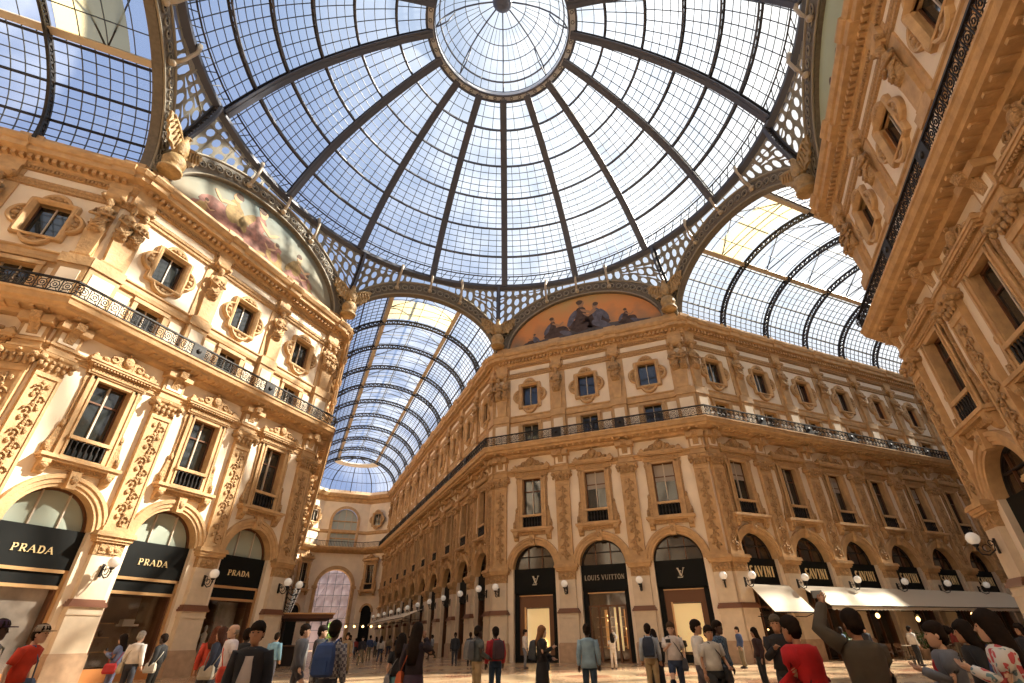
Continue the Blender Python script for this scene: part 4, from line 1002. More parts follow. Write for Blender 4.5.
# outside the far archway: scaffolded building and a tree
s = MB(); s.box(-12, 12, 96, 97, GZ, 24, mat('shrouded_building', (.42,.36,.42), .8, noise=.3, nscale=.4)); root = link('building', s.mesh('building')); tag(root, 'shrouded mauve building seen through the far archway', 'building')
s = MB()
for i in range(13): s.bar((-9+i*1.5, 95.4, GZ), (-9+i*1.5, 95.4, 18), .06, ironblue)
for i in range(9): s.bar((-10, 95.4, 1+i*2), (10, 95.4, 1+i*2), .06, ironblue)
for i in range(6): s.bar((-9+i*3, 95.4, 1+2*(i % 3)), (-6+i*3, 95.4, 7+2*(i % 3)), .04, ironblue)
tag(link('scaffolding', s.mesh('scaffolding')), 'scaffold poles in front of the shrouded building', 'scaffolding')
tree = link('tree', None, None, (1.6, 88, GZ)); tag(tree, 'green leafy tree outside the far archway', 'tree')
link('trunk', MB().tube([(0,0,0),(.1,0,1.2),(0,0,2.2)], [.16,.12,.08], bronze, 7).mesh('trunk'), tree)
leaf = mat('leaf_green', (.16,.36,.05), .6, noise=.5, nscale=4); s = MB(); rnd = random.Random(4)
for i in range(260):
    a, b, r = rnd.uniform(0, 2*PI), rnd.uniform(-1, 1), rnd.random()**.4*1.6; c = Vector((r*math.cos(a)*math.sqrt(1-b*b), r*math.sin(a)*math.sqrt(1-b*b), 2.9+b*r*.9)); q = Vector((rnd.uniform(-1,1), rnd.uniform(-1,1), rnd.uniform(-1,1)))*.3; w_ = q.cross(Vector((rnd.random(), rnd.random(), 1))).normalized()*.16
    s.add([c-q, c+w_, c+q, c-w_], [(0,1,2,3)], leaf)
link('crown', s.mesh('crown'), tree)

# ------------------------------------------------------------------ awnings, kiosk, cafe furniture
def awning(name, x0, x1, yw, zt, out, zf, lab, grp, M=None, m=awnmat, valance=.22):
    root = link('awning', None, None, (x0, yw, zt)) if M is None else link('awning', None)
    if M is not None: root.matrix_world = M
    tag(root, lab, 'awning', grp); w_ = x1-x0; dz = zf-zt
    s = MB(); s.loft([[(0,0,0),(w_,0,0),(w_,0,-.04),(0,0,-.04)], [(0,-out,dz),(w_,-out,dz),(w_,-out,dz-.04),(0,-out,dz-.04)]], m, False); link('canvas', s.mesh('canvas'), root)
    s = MB(); n = max(4, int(w_/.35)); 
    for i in range(n): a, b = i*w_/n, (i+1)*w_/n; s.add([(a,-out-.01,dz),(b,-out-.01,dz),(b,-out-.01,dz-valance),((a+b)/2,-out-.01,dz-valance*1.25),(a,-out-.01,dz-valance)], [(0,4,3,2,1)], m)
    link('valance', s.mesh('valance'), root)
    s = MB(); s.tube([(0,-out,dz-.03),(w_,-out,dz-.03)], .035, iron, 6)
    for x in (.1, w_-.1): s.tube([(x,0,dz-.2),(x,-out*.5,dz-.25),(x,-out,dz-.04)], .025, iron, 5)
    link('awning_frame', s.mesh('awning_frame'), root)
awning('awning', 20.1, 23.6, W-.3, 4.0, 1.5, 2.4, 'single steep cream awning over the first restaurant front', 'cream restaurant awnings', valance=.02)
for i in range(5):
    awning('awning', 24.6+i*4.85, 24.6+(i+1)*4.85, W-.3, 4.0, 1.9, 2.75, 'cream awning, %s in the long joined row over the restaurant terrace' % ORD[i], 'cream restaurant awnings')
for i in range(5):
    y1 = A+QB+(4.45+i)*PB
    awning('awning', 0, 4.6, 0, 4.1, 2.1, 3.3, 'pale awning on the long receding arcade wall, %s from the octagon' % ORD[i], 'awnings on the receding wall', Matrix.Translation((W-.3, y1, 4.1)) @ Matrix.Rotation(-PI/2, 4, 'Z'))
k_ = link('kiosk', None, None, (-6.6, 24.5, GZ)); tag(k_, 'dark cafe kiosk with a brown flat canopy at the arcade corner', 'kiosk')
link('canopy', MB().box(-.3, 3.1, -1.2, 6, 2.85, 3.15, awnbrown).box(-.4, 3.2, -1.3, 6.1, 3.1, 3.2, brass).mesh('canopy'), k_)
for x in (0, 2.8):
    for y in (-1, 5.8): link('post', MB().tube([(x,y,0),(x,y,2.9)], .05, iron, 6).mesh('post'), k_)
link('counter', MB().box(.1, 1.2, 0, 5.4, 0, 1.15, darkint).box(.0, 1.3, -.1, 5.5, 1.15, 1.22, brownint).mesh('counter'), k_)
link('back_shelf', MB().box(-.2, 0, 0, 5.4, 0, 2.7, darkint).mesh('back_shelf'), k_)
cloth = mat('table_cloth', (.62,.55,.45), .8); chairm = mat('chair_wood', (.10,.045,.02), .5)
def P_table():
    s = MB(); s.lathe([(.42,0),(.42,.03)], (0,0,.72), cloth, 16); top = s.mesh('top')
    s = MB(); s.lathe([(.24,0),(.22,.03),(.035,.06),(.035,.7)], (0,0,0), iron, 8); return [('tabletop', top, []), ('pedestal_leg', s.mesh('pedestal'), [])]
def P_chair():
    r = [('seat', MB().box(-.2,.2,-.2,.2,.43,.47,chairm).mesh('seat'), []), ('backrest', MB().box(-.2,.2,.17,.2,.62,.88,chairm).box(-.19,-.16,.17,.2,.47,.7,chairm).box(.16,.19,.17,.2,.47,.7,chairm).mesh('backrest'), [])]
    lg = MB().tube([(0,0,0),(0,0,.43)], .018, chairm, 5).mesh('leg')
    return r, lg
tb = P_table(); chp, lgm = P_chair(); n_ = 0
for i in range(7):
    x = 26 + i*3.2; y = 3.9 + (i % 2)*.3
    stamp('cafe_table', tb, (x, y, GZ), 0, 'small round terrace table under the awnings, %s along the row' % ORD[i], 'table', 'terrace tables')
    for q in (-1, 1):
        c = stamp('cafe_chair', chp, (x+q*.72, y, GZ), -q*PI/2, 'dark terrace chair on the %s side of the %s table under the awnings' % ('octagon' if q < 0 else 'far', ORD[i]), 'chair', 'terrace chairs')
        for lx in (-.17, .17):
            for ly in (-.17, .17): link('leg', lgm, c, (lx, ly, 0))
for i, (x, y) in enumerate(((15.2, 8.9), (24.2, 4.4), (30.4, 4.0), (38.0, 4.2))):
    r = link('potted_shrub', None, None, (x, y, GZ)); tag(r, 'green potted shrub, %s along the restaurant terrace' % ORD[i], 'plant', 'potted shrubs')
    link('pot', MB().lathe([(.2,0),(.3,.5),(.33,.55),(.28,.55)], (0,0,0), plinth, 10).mesh('pot'), r)
    s = MB(); rnd = random.Random(i)
    for j in range(120):
        a, b, q = rnd.uniform(0,2*PI), rnd.uniform(-1,1), rnd.random()**.4*.45; c = Vector((q*math.cos(a)*math.sqrt(1-b*b), q*math.sin(a)*math.sqrt(1-b*b), 1.0+b*q*1.2)); u = Vector((rnd.uniform(-1,1), rnd.uniform(-1,1), rnd.uniform(-1,1)))*.1; w_ = u.cross(Vector((.3,.2,1))).normalized()*.05
        s.add([c-u, c+w_, c+u, c-w_], [(0,1,2,3)], mat('shrub_green', (.06,.13,.03), .6, noise=.4))
    link('foliage', s.mesh('foliage'), r)
for i, (x, y, z) in enumerate(((29.5, 5.6, 2.2), (33.8, 5.7, 2.0), (40.5, 5.7, 2.3))):
    s = MB(); s.ell((0,0,0), (.13,.13,.16), warmlamp, 8, 6); s.tube([(0,0,.15),(0,0,.5)], .01, iron, 4); o = link('hanging_lantern', s.mesh('hanging_lantern'), None, (x, y, z)); tag(o, 'small glowing lantern, %s hanging below the joined awnings' % ORD[i], 'lamp', 'terrace lanterns')
for i in range(5):
    s = MB(); s.ell((0,0,0), (.16,.16,.16), warmlamp, 8, 6); o = link('hanging_lantern', s.mesh('hanging_lantern'), None, (1.4+i*1.15, 62, 2.9)); tag(o, 'warm lantern of a row deep in the long arcade, %s from the kiosk side' % ORD[i], 'lamp', 'lanterns deep in the arcade')
    link('hook', MB().tube([(0,0,.14),(0,0,.34)], .015, iron, 4).mesh('hook'), o)
link('lantern_cable', MB().tube([(-6.9,62,3.5),(0.8,62,3.24),(6.2,62,3.24),(6.9,62,3.5)], .015, iron, 4).mesh('cable'))
tag(bpy.data.objects['lantern_cable'], 'thin cable carrying the row of arcade lanterns', 'cable')

# ------------------------------------------------------------------ people
SKIN = {}
def skinmat(c): return mat('skin_%02d' % int(c[0]*100), c, .55)
def skin_grow(pts, edges, rad):
    me = bpy.data.meshes.new('sk'); ob = bpy.data.objects.new('sk', me); COL.objects.link(ob)
    bm = bmesh.new(); lay = bm.verts.layers.skin.verify(); vs = [bm.verts.new(p) for p in pts]
    for a, b in edges: bm.edges.new((vs[a], vs[b]))
    for v, r in zip(vs, rad): v[lay].radius = (r, r)
    vs[0][lay].use_root = True
    bm.to_mesh(me); bm.free()
    ob.modifiers.new('s', 'SKIN'); m2 = ob.modifiers.new('d', 'SUBSURF'); m2.levels = 1; m2.render_levels = 1
    dg = bpy.context.evaluated_depsgraph_get(); ev = ob.evaluated_get(dg); r = bpy.data.meshes.new_from_object(ev)
    v = [tuple(x.co) for x in r.vertices]; f = [tuple(p.vertices) for p in r.polygons]
    bpy.data.objects.remove(ob); bpy.data.meshes.remove(r); bpy.data.meshes.remove(me)
    return v, f
ARM = dict(down=((.245,.03,1.13),(.255,-.06,.88)), phone=((.235,-.06,1.14),(.08,-.31,1.27)), up=((.33,-.12,1.60),(.16,-.26,1.86)), bag=((.27,.0,1.14),(.21,-.27,1.02)),
           hip=((.29,.06,1.16),(.17,-.06,.98)), swing=((.24,-.10,1.15),(.24,-.26,.98)), ear=((.30,-.10,1.28),(.13,-.10,1.54)))
def person(label, x, y, H, face, skin=(.50,.28,.17), hair=(.02,.013,.01), hairstyle='short', top=(.1,.1,.1), sleeve='long', bottom=(.03,.035,.05), legs='trousers', pose=('down','down'), walk=False,
           jacket=None, inner=None, bag=None, bagcol=(.02,.02,.02), coat=0, hat=None, lean=0, shoes=(.03,.02,.02), pattern=None, head_turn=0, tuck=True, group=None, detail=True, bulk=0):
    s_ = H/1.75; root = link('person', None, None, (x, y, GZ), math.radians(face+90)); tag(root, label, 'person', group)
    sk = skinmat(skin)
    cm = lambda nm, c, n=.25: mat('cloth_%s_%d_%d_%d' % (nm, c[0]*255, c[1]*255, c[2]*255), c, .85, noise=n, nscale=6)
    def Lm(p): return (p[0], p[1] - lean*max(0, p[2]-.95), p[2])
    Sc = Matrix.Scale(s_, 4)
    sh = [Vector(Lm((q*.175, 0, 1.425))) for q in (-1, 1)]
    el_, wr = [], []
    for q, nm in zip((-1, 1), pose):
        e, w_ = ARM[nm]; el_.append(Vector(Lm((q*e[0], e[1], e[2])))); wr.append(Vector(Lm((q*w_[0], w_[1], w_[2]))))
    if walk: kn = [(-.1,-.20,.52), (.1,.06,.50)]; an = [(-.1,-.30,.10), (.1,.36,.17)]
    else: kn = [(-.1,-.02,.50), (.1,-.02,.50)]; an = [(-.11,.02,.09), (.12,.02,.09)]
    P = [Lm((0,0,.97)), Lm((0,0,1.12)), Lm((0,-.005,1.30)), Lm((0,.01,1.40)), Lm((0,0,1.51)), Lm((0,-.01,1.58))]; E = [(0,1),(1,2),(2,3),(3,4),(4,5)]; Rd = [.10,.085,.09,.055,.05,.05]
    for i in (0, 1):
        k = len(P); P += [sh[i]*.97-Vector((0,0,.0)), el_[i], wr[i]]; E += [(3,k),(k,k+1),(k+1,k+2)]; Rd += [.040,.036,.026]
        k = len(P); q = -1 if i == 0 else 1; P += [(q*.09,0,.88), kn[i], an[i], (an[i][0], an[i][1]-.15, an[i][2]-.05)]; E += [(0,k),(k,k+1),(k+1,k+2),(k+2,k+3)]; Rd += [.075,.055,.038,.032]
    v, f = skin_grow(P, E, Rd)
    b = MB(); b.add(v, f, sk, True)
    hc = Vector(Lm((0,-.02,1.64))); HM = Matrix.Translation(hc) @ Matrix.Rotation(math.radians(head_turn), 4, 'Z') @ Matrix.Scale(1.1, 4)
    rings = []
    for z, a_, c_, yo in ((-.125,.025,.03,-.04),(-.11,.045,.055,-.035),(-.075,.06,.078,-.02),(-.03,.07,.092,-.008),(.02,.077,.097,0),(.06,.074,.094,.005),(.09,.058,.075,.008),(.108,.03,.04,.008)):
        rings.append([(a_*math.cos(2*PI*j/12), yo + c_*math.sin(2*PI*j/12), z) for j in range(12)])
    b.loft(rings, sk, True, True, True, HM)
    b.loft([[(-.008,-.09,.015),(.008,-.09,.015),(.004,-.095,.02)], [(-.018,-.095,-.03),(.018,-.095,-.03),(0,-.122,-.028)], [(-.01,-.09,-.04),(.01,-.09,-.04),(0,-.1,-.042)]], sk, True, True, True, HM)
    eye = mat('eye_dark', (.02,.015,.012), .3); lip = mat('lip', (.35,.12,.10), .5)
    for q in (-1, 1):
        b.ell((q*.03,-.088,.008), (.014,.008,.008), eye, 6, 4, HM); b.box(q*.03-.018, q*.03+.018, -.098, -.088, .026, .032, eye, HM)
        b.ell((q*.077,0,-.01), (.012,.022,.032), sk, 6, 4, HM)
    b.ell((0,-.088,-.065), (.024,.009,.008), lip, 6, 4, HM)
    for i in (0, 1):   # hands with five fingers
        d = (wr[i]-el_[i]).normalized(); o = wr[i]; q = -1 if i == 0 else 1
        side = d.cross(Vector((0, 1, 0)) if abs(d.z) > .5 else Vector((0,0,1))).normalized(); nrm = side.cross(d)
        b.tube([o-d*.01, o+d*.03, o+d*.085], [.024,.036,.034], sk, 6)
        for j in range(4):
            r0 = o + d*.08 + side*(j-1.5)*.018; L = (.062,.075,.07,.052)[j]
            b.tube([r0, r0+d*L*.5+nrm*.008*q, r0+d*L*.85+nrm*.03*q], [.0095,.009,.007], sk, 5)
        t0 = o + d*.03 - side*.034*q; b.tube([t0, t0+d*.03-side*.018*q, t0+d*.06-side*.016*q+nrm*.01*q], [.012,.010,.008], sk, 5)
    me = b.mesh('body'); me.transform(Sc); link('body', me, root)
    # top
    tm = cm('top', jacket or top) if not pattern else pattern
    ex = (.026 if jacket else .014) + bulk
    t = MB(); zb = .95 - coat
    sec = lambda z, a_, c_: [Vector(Lm(((a_+ex)*math.cos(2*PI*j/14), (c_+ex)*math.sin(2*PI*j/14), z))) for j in range(14)]
    S = [(zb,.175+coat*.12,.13+coat*.1)] + ([(.95,.172,.125)] if coat > .05 else []) + [(1.08,.155,.112),(1.2,.165,.12),(1.32,.18,.13),(1.40,.188,.122),(1.445,.165,.112),(1.465,.115,.092),(1.485,.066,.066)]
    t.loft([sec(*q) for q in S], tm, True, True, True)
    for i in (0, 1):
        if sleeve == 'long': t.tube([sh[i]+Vector((0,0,-.0)), sh[i]*.5+el_[i]*.5, el_[i], el_[i]*.3+wr[i]*.7, wr[i]-(wr[i]-el_[i]).normalized()*.02], [.078+ex*.5,.07+ex*.5,.06+ex*.5,.05+ex*.4,.042+ex*.4], tm, 9)
        elif sleeve == 'short': t.tube([sh[i], sh[i]*.5+el_[i]*.5, sh[i]*.25+el_[i]*.75], [.078,.072,.066], tm, 9)
        else: t.ell(tuple(sh[i]), (.07,.07,.06), tm, 8, 6)
    me = t.mesh('top'); me.transform(Sc); link('jacket' if jacket else 'shirt', me, root)
    if inner:
        t = MB(); im = cm('inner', inner, .05); y0 = -.128-ex
        t.loft([[Lm((-.13,-.14-ex,.93-coat)), Lm((.07,-.14-ex,.93-coat)), Lm((.07,-.10,.93-coat)), Lm((-.13,-.08,.93-coat))], [Lm((-.09,-.128-ex,1.12)), Lm((.07,-.128-ex,1.12)), Lm((.07,-.08,1.12)), Lm((-.09,-.08,1.12))], [Lm((-.05,-.14-ex,1.32)), Lm((.05,-.14-ex,1.32)), Lm((.05,-.11,1.32)), Lm((-.05,-.11,1.32))], [Lm((-.05,-.09-ex,1.46)), Lm((.05,-.09-ex,1.46)), Lm((.05,-.06,1.48)), Lm((-.05,-.06,1.48))]], im, True, True, True)
        me = t.mesh('inner'); me.transform(Sc); link('shirt_front', me, root)
    bm_ = cm('bottom', bottom); t = MB()
    if legs in ('skirt', 'dress', 'longdress'):
        zb2 = {'skirt': .55, 'dress': .5, 'longdress': .12}[legs]
        t.loft([[((a_)*math.cos(2*PI*j/14)*(1+.04*math.sin(5*j)), c_*math.sin(2*PI*j/14), z) for j in range(14)] for z, a_, c_ in ((zb2,.24,.22),(.75,.21,.17),(.9,.19,.145),(1.0,.168,.125))], bm_)
    else:
        t.loft([[(a_*math.cos(2*PI*j/14), c_*math.sin(2*PI*j/14), z) for j in range(14)] for z, a_, c_ in ((.80,.15,.11),(.88,.182,.132),(.96,.175,.128),(1.01,.165,.122))], bm_)
        for i in (0, 1):
            q = -1 if i == 0 else 1; hp = Vector((q*.09,0,.88)); k_ = Vector(kn[i]); a_ = Vector(an[i])
            if legs == 'shorts': t.tube([hp, hp*.5+k_*.5, k_+Vector((0,0,.04))], [.105,.095,.085], bm_, 9)
            else: t.tube([hp, hp*.5+k_*.5, k_, k_*.5+a_*.5, a_], [.10,.09,.074,.066,.06], bm_, 9)
    me = t.mesh('bottom'); me.transform(Sc); link('trousers' if legs == 'trousers' else ('shorts' if legs == 'shorts' else 'skirt'), me, root)
    sm = cm('shoe', shoes, .1)
    for i in (0, 1):
        t = MB(); a_ = an[i]; zt = a_[2]-.045
        t.loft([[(a_[0]+w_*math.cos(2*PI*j/10), a_[1]-.06+l_*math.sin(2*PI*j/10), z) for j in range(10)] for z, w_, l_ in ((zt-.045,.046,.14),(zt-.01,.048,.142),(zt+.02,.04,.11),(zt+.05,.034,.06))], sm); me = t.mesh('shoe'); me.transform(Sc); link('shoe', me, root)
    # hair / hat
    hm = mat('hair_%d_%d' % (hair[0]*200, hair[1]*200), hair, .75, noise=.3, nscale=30, spec=.08)
    t = MB()
    cap = []
    for z, a_, c_, yo in ((-.05,.080,.066,.045),(0,.088,.088,.03),(.04,.093,.106,.006),(.075,.092,.110,.004),(.11,.077,.092,.006),(.14,.045,.055,.008),(.152,.012,.015,.008)):
        cap.append([(a_*math.cos(2*PI*j/12)*(1+.03*math.sin(3*j)), yo + c_*math.sin(2*PI*j/12)*(1+.03*math.cos(2*j)), z) for j in range(12)])
    if hairstyle != 'bald': t.loft(cap, hm, True, True, True, HM)
    else: t.loft([[(a_*math.cos(2*PI*j/10), .03+c_*math.sin(2*PI*j/10), z) for j in range(10)] for z, a_, c_ in ((-.06,.068,.07),(-.02,.08,.075),(.02,.079,.07))], hm, True, True, True, HM)
    if hairstyle in ('long', 'verylong'):
        zl = -.30 if hairstyle == 'long' else -.50
        t.loft([[(a_*math.cos(2*PI*j/12), yo+c_*math.sin(2*PI*j/12), z) for j in range(12)] for z, a_, c_, yo in ((zl,.08,.04,.13),(zl*.6,.125,.07,.11),(-.10,.12,.09,.055),(-.02,.108,.10,.025),(.05,.103,.108,.012),(.12,.075,.09,.01),(.16,.03,.03,.01))], hm, True, True, True, HM)
    if hairstyle == 'bun': t.ell((0,.12,.05), (.05,.05,.05), hm, 8, 6, HM); t.ell((0,.06,-.04), (.07,.06,.07), hm, 8, 6, HM)
    if hairstyle == 'short': t.ell((0,.045,-.04), (.07,.06,.06), hm, 8, 6, HM)
    me = t.mesh('hair'); me.transform(Sc); link('hair', me, root)
    if hat:
        t = MB(); htm = cm('hat', hat); t.loft([[(a_*math.cos(2*PI*j/14), .005+c_*math.sin(2*PI*j/14), z) for j in range(14)] for z, a_, c_ in ((.035,.093,.108),(.08,.092,.105),(.125,.07,.08),(.145,.02,.025))], htm, True, True, True, HM)
        t.box(-.055,.055,-.185,-.08,.035,.05, htm, HM); me = t.mesh('cap'); me.transform(Sc); link('cap', me, root)
    # bags
    bgm = cm('bag', bagcol)
    if bag:
        kinds = bag.split('+')
        if 'backpack' in kinds:
            r = link('backpack', None, None, (x, y, GZ), math.radians(face+90)); tag(r, label.split(',')[0].replace('person', 'backpack worn by the person', 1) if False else 'backpack worn by %s' % label, 'bag')
            r['label'] = ' '.join(r['label'].split()[:16]); t = MB()
            t.loft([[Lm((w_*cx_, .16+ex+dd*(1 if cy_ > 0 else .0)+(0), z)) for cx_, cy_ in ((-1,-1),(1,-1),(1,1),(.6,1.2),(-.6,1.2),(-1,1))] for z, w_, dd in ((.98,.12,.10),(1.02,.15,.17),(1.25,.155,.17),(1.42,.13,.13),(1.46,.08,.06))], bgm, False)
            t.box(-.10,.10,.30+ex,.35+ex,1.02,1.2, bgm, Matrix.Translation((0,-lean*.15,0)))
            me = t.mesh('pack'); me.transform(Sc); link('pack', me, r); t = MB()
            for q in (-1, 1): t.tube([Lm((q*.09,.15,1.42)), Lm((q*.10,.02,1.50)), Lm((q*.115,-.135,1.40)), Lm((q*.13,-.145,1.2)), Lm((q*.16,.02,1.06))], .018, bgm, 5)
            me = t.mesh('straps'); me.transform(Sc); link('strap', me, r)
        if 'shoulder' in kinds:
            r = link('shoulder_bag', None, None, (x, y, GZ), math.radians(face+90)); tag(r, ' '.join(('bag carried by %s' % label).split()[:16]), 'bag')
            t = MB(); t.loft([[(.24+w_*cx_, -.02+.16*l_*cy_, z) for cx_, cy_ in ((-1,-1),(1,-1),(1,1),(-1,1))] for z, w_, l_ in ((.72,.05,.9),(.78,.07,1.05),(.95,.05,.95),(1.0,.02,.8))], bgm, False)
            me = t.mesh('pouch'); me.transform(Sc); link('pouch', me, r)
            t = MB(); t.tube([Lm((.24,-.12,.98)), Lm((.10,-.15,1.25)), Lm((-.08,-.10,1.47)), Lm((-.10,.05,1.47)), Lm((.08,.15,1.25)), Lm((.24,.08,.98))], .012, bgm, 5)
            me = t.mesh('strap'); me.transform(Sc); link('strap', me, r)
    if 'phone' in pose or 'up' in pose:
        c = (wr[0]+wr[1])/2 if pose[0] == pose[1] else (wr[1] if pose[1] in ('phone','up') else wr[0])
        t = MB(); t.box(-.06,.06,-.006,.006,-.04,.04, mat('device_black', (.03,.03,.035), .2)); t.box(-.055,.055,-.001,.0075,-.035,.035, mat('device_screen', (.3,.33,.36), .2)); t.tube([(.04,-.006,.015),(.04,-.012,.015)], .008, iron, 6)
        pos = Matrix.Rotation(math.radians(face+90), 4, 'Z') @ ((c+Vector((0,-.05,.10)))*s_)
        r = link('phone', t.mesh('phone'), None, (x+pos.x, y+pos.y, GZ+pos.z), math.radians(face+90)); tag(r, ' '.join(('phone held up by %s' % label).split()[:16]), 'phone')
    return root
def pattern_mat(name, c1, c2, scale, kind='check'):
    m = bpy.data.materials.new(name); m.use_nodes = True; nt = m.node_tree; b = nt.nodes['Principled BSDF']; b.inputs['Roughness'].default_value = .85
    tc = nt.nodes.new('ShaderNodeTexCoord')
    if kind == 'check': n = nt.nodes.new('ShaderNodeTexChecker'); n.inputs['Scale'].default_value = scale; n.inputs['Color1'].default_value = (*c1,1); n.inputs['Color2'].default_value = (*c2,1); nt.links.new(tc.outputs['Object'], n.inputs['Vector']); nt.links.new(n.outputs['Color'], b.inputs['Base Color'])
    else:
        n = nt.nodes.new('ShaderNodeTexNoise'); n.inputs['Scale'].default_value = scale; n.inputs['Detail'].default_value = 1; nt.links.new(tc.outputs['Object'], n.inputs['Vector'])
        r = nt.nodes.new('ShaderNodeValToRGB'); r.color_ramp.interpolation = 'CONSTANT'; r.color_ramp.elements[0].color = (*c2,1); r.color_ramp.elements[1].position = .42; r.color_ramp.elements[1].color = (*c1,1)
        e = r.color_ramp.elements.new(.6); e.color = (.14,.25,.30,1); e = r.color_ramp.elements.new(.68); e.color = (*c1,1); nt.links.new(n.outputs['Fac'], r.inputs['Fac']); nt.links.new(r.outputs['Color'], b.inputs['Base Color'])
    return m
BACK, CAMF, RGT, LFT = 68, 248, -22, 158
plaid = pattern_mat('plaid', (.30,.30,.32), (.08,.08,.12), 22); blueplaid = pattern_mat('blue_plaid', (.08,.14,.22), (.03,.05,.09), 22); floral = pattern_mat('floral', (.62,.60,.58), (.50,.08,.09), 11, 'floral')
darkskin, tan, pale = (.06,.03,.02), (.42,.22,.13), (.58,.36,.25)
person('person in a dark knit hat and pale shirt at the far left edge', -10.93, -7.17, 1.79, RGT+20, darkskin, hat=(.05,.02,.05), top=(.42,.38,.34), sleeve='short', bottom=(.10,.12,.10), bag='backpack', bagcol=(.30,.29,.22))
person('person in a red polo shirt and grey cap by the first sunlit pier', -10.71, -6.39, 1.74, RGT+5, pale, hat=(.32,.26,.20), top=(.62,.05,.02), sleeve='short', bottom=(.05,.05,.06), lean=.15, bag='shoulder', bagcol=(.10,.16,.28))
person('person in a blue denim jacket holding up a phone by the middle sunlit shop', -11.30, 2.76, 1.69, LFT+15, tan, top=(.16,.20,.34), bottom=(.14,.15,.24), pose=('phone','phone'), bag='shoulder', bagcol=(.45,.03,.03), hairstyle='long')
person('person in a white top with grey hair outside the middle sunlit shop', -10.70, 1.88, 1.76, BACK, pale, hair=(.35,.33,.30), top=(.72,.66,.60), bottom=(.03,.03,.04), bag='shoulder', bagcol=(.45,.38,.26))
person('person dressed in black with a white sweater tied at the waist, by the sunlit shop', -10.15, 2.43, 1.69, LFT, darkskin, top=(.02,.02,.022), bottom=(.02,.02,.022), bag='shoulder', bagcol=(.60,.56,.48))
person('person in a bright red top with brown hair before the third sunlit shop', -8.29, -2.35, 1.77, BACK+20, tan, hair=(.12,.04,.02), top=(.55,.06,.03), bottom=(.03,.03,.04), hairstyle='long')
person('person in a dark top carrying a pale bag before the third sunlit shop', -8.12, -2.79, 1.75, LFT, tan, hair=(.07,.03,.02), top=(.03,.035,.06), bottom=(.02,.02,.025), bag='shoulder', bagcol=(.42,.36,.28), hairstyle='long')
person('balding person in a white T-shirt beside the dark-suited man', -7.76, -4.42, 1.80, LFT+40, pale, hair=(.30,.25,.2), hairstyle='bald', top=(.75,.68,.70), sleeve='short', bottom=(.45,.40,.34), bag='shoulder', bagcol=(.55,.06,.03))
person('person in a black coat close behind the dark-suited man', -7.51, -3.79, 1.71, BACK, darkskin, top=(.015,.015,.018), bottom=(.02,.02,.02))
person('person in a dark open suit jacket and pale shirt walking towards the viewer', -7.09, -10.28, 1.67, CAMF+12, tan, jacket=(.016,.017,.024), inner=(.50,.46,.46), bottom=(.02,.02,.025), walk=True, coat=.10)
person('small distant person in light blue beside the last sunlit pier', -6.88, 4.74, 1.72, BACK, tan, top=(.18,.36,.52), bottom=(.08,.08,.10), coat=.05)
person('person in a grey suit walking right, left one of the suited pair', -6.25, -3.45, 1.80, RGT+15, pale, jacket=(.07,.07,.085), inner=(.5,.5,.5), bottom=(.06,.06,.075), walk=True, coat=.1)
person('person in a charcoal suit walking right, right one of the suited pair', -5.80, -3.0, 1.78, RGT+10, pale, jacket=(.022,.02,.024), inner=(.5,.5,.5), bottom=(.06,.05,.05), walk=True, coat=.1)
person('person in a plaid shirt seen from behind with a blue backpack', -5.96, -8.53, 1.73, BACK-5, darkskin, pattern=plaid, bottom=(.04,.05,.08), bag='backpack', bagcol=(.03,.07,.22), hairstyle='short')
person('person in a black T-shirt and teal skirt seen from behind', -4.44, -6.77, 1.54, BACK+5, pale, top=(.015,.015,.02), sleeve='short', legs='skirt', bottom=(.10,.24,.26), hairstyle='long', bag='shoulder', bagcol=(.25,.24,.25))
person('person with very long black hair in a dark dress with an orange bag', -4.41, -8.0, 1.70, BACK-20, tan, top=(.02,.012,.02), legs='longdress', bottom=(.045,.025,.05), hairstyle='verylong', bag='shoulder', bagcol=(.55,.12,.04), pose=('ear','down'))
person('person in a grey jacket and khaki trousers by the receding arcade corner', -1.76, -3.80, 1.73, RGT+30, darkskin, top=(.10,.11,.11), bottom=(.34,.24,.13), pose=('bag','bag'), bag='backpack', bagcol=(.12,.12,.13))
person('person in a red hooded jacket and blue jeans with a striped backpack', -1.15, -3.62, 1.71, BACK+20, darkskin, jacket=(.42,.02,.03), bottom=(.03,.06,.11), bag='backpack', bagcol=(.06,.03,.04))
person('person in a white shirt and grey trousers against the first monogram shop pier', 5.9, 10.4, 1.83, RGT, pale, top=(.60,.54,.50), bottom=(.16,.17,.20))
person('person in a long black dress with wavy brown hair and a large bag', -.29, -4.84, 1.70, RGT-10, pale, hair=(.22,.10,.05), hairstyle='long', top=(.015,.015,.018), legs='longdress', bottom=(.012,.012,.015), bag='shoulder+backpack', bagcol=(.05,.055,.065), pose=('phone','bag'))
person('person in a loose light blue shirt and dark jeans seen from behind', .31, -6.27, 1.71, BACK-8, darkskin, top=(.24,.36,.46), bottom=(.03,.055,.09), coat=.12, pose=('down','down'))
person('small person all in white photographing the glass shop doors', 9.52, 7.07, 1.56, BACK, tan, hairstyle='long', top=(.72,.64,.56), bottom=(.70,.62,.54), pose=('up','phone'))
person('dark-clothed person of a pair by the receding arcade, nearer the octagon', 4.6, 16.2, 1.78, BACK, darkskin, top=(.02,.02,.022), bottom=(.03,.03,.035))
person('dark-clothed person of a pair by the receding arcade, nearer the kiosk', 3.7, 16.6, 1.78, CAMF, darkskin, jacket=(.02,.022,.03), bottom=(.03,.035,.05), coat=.1)
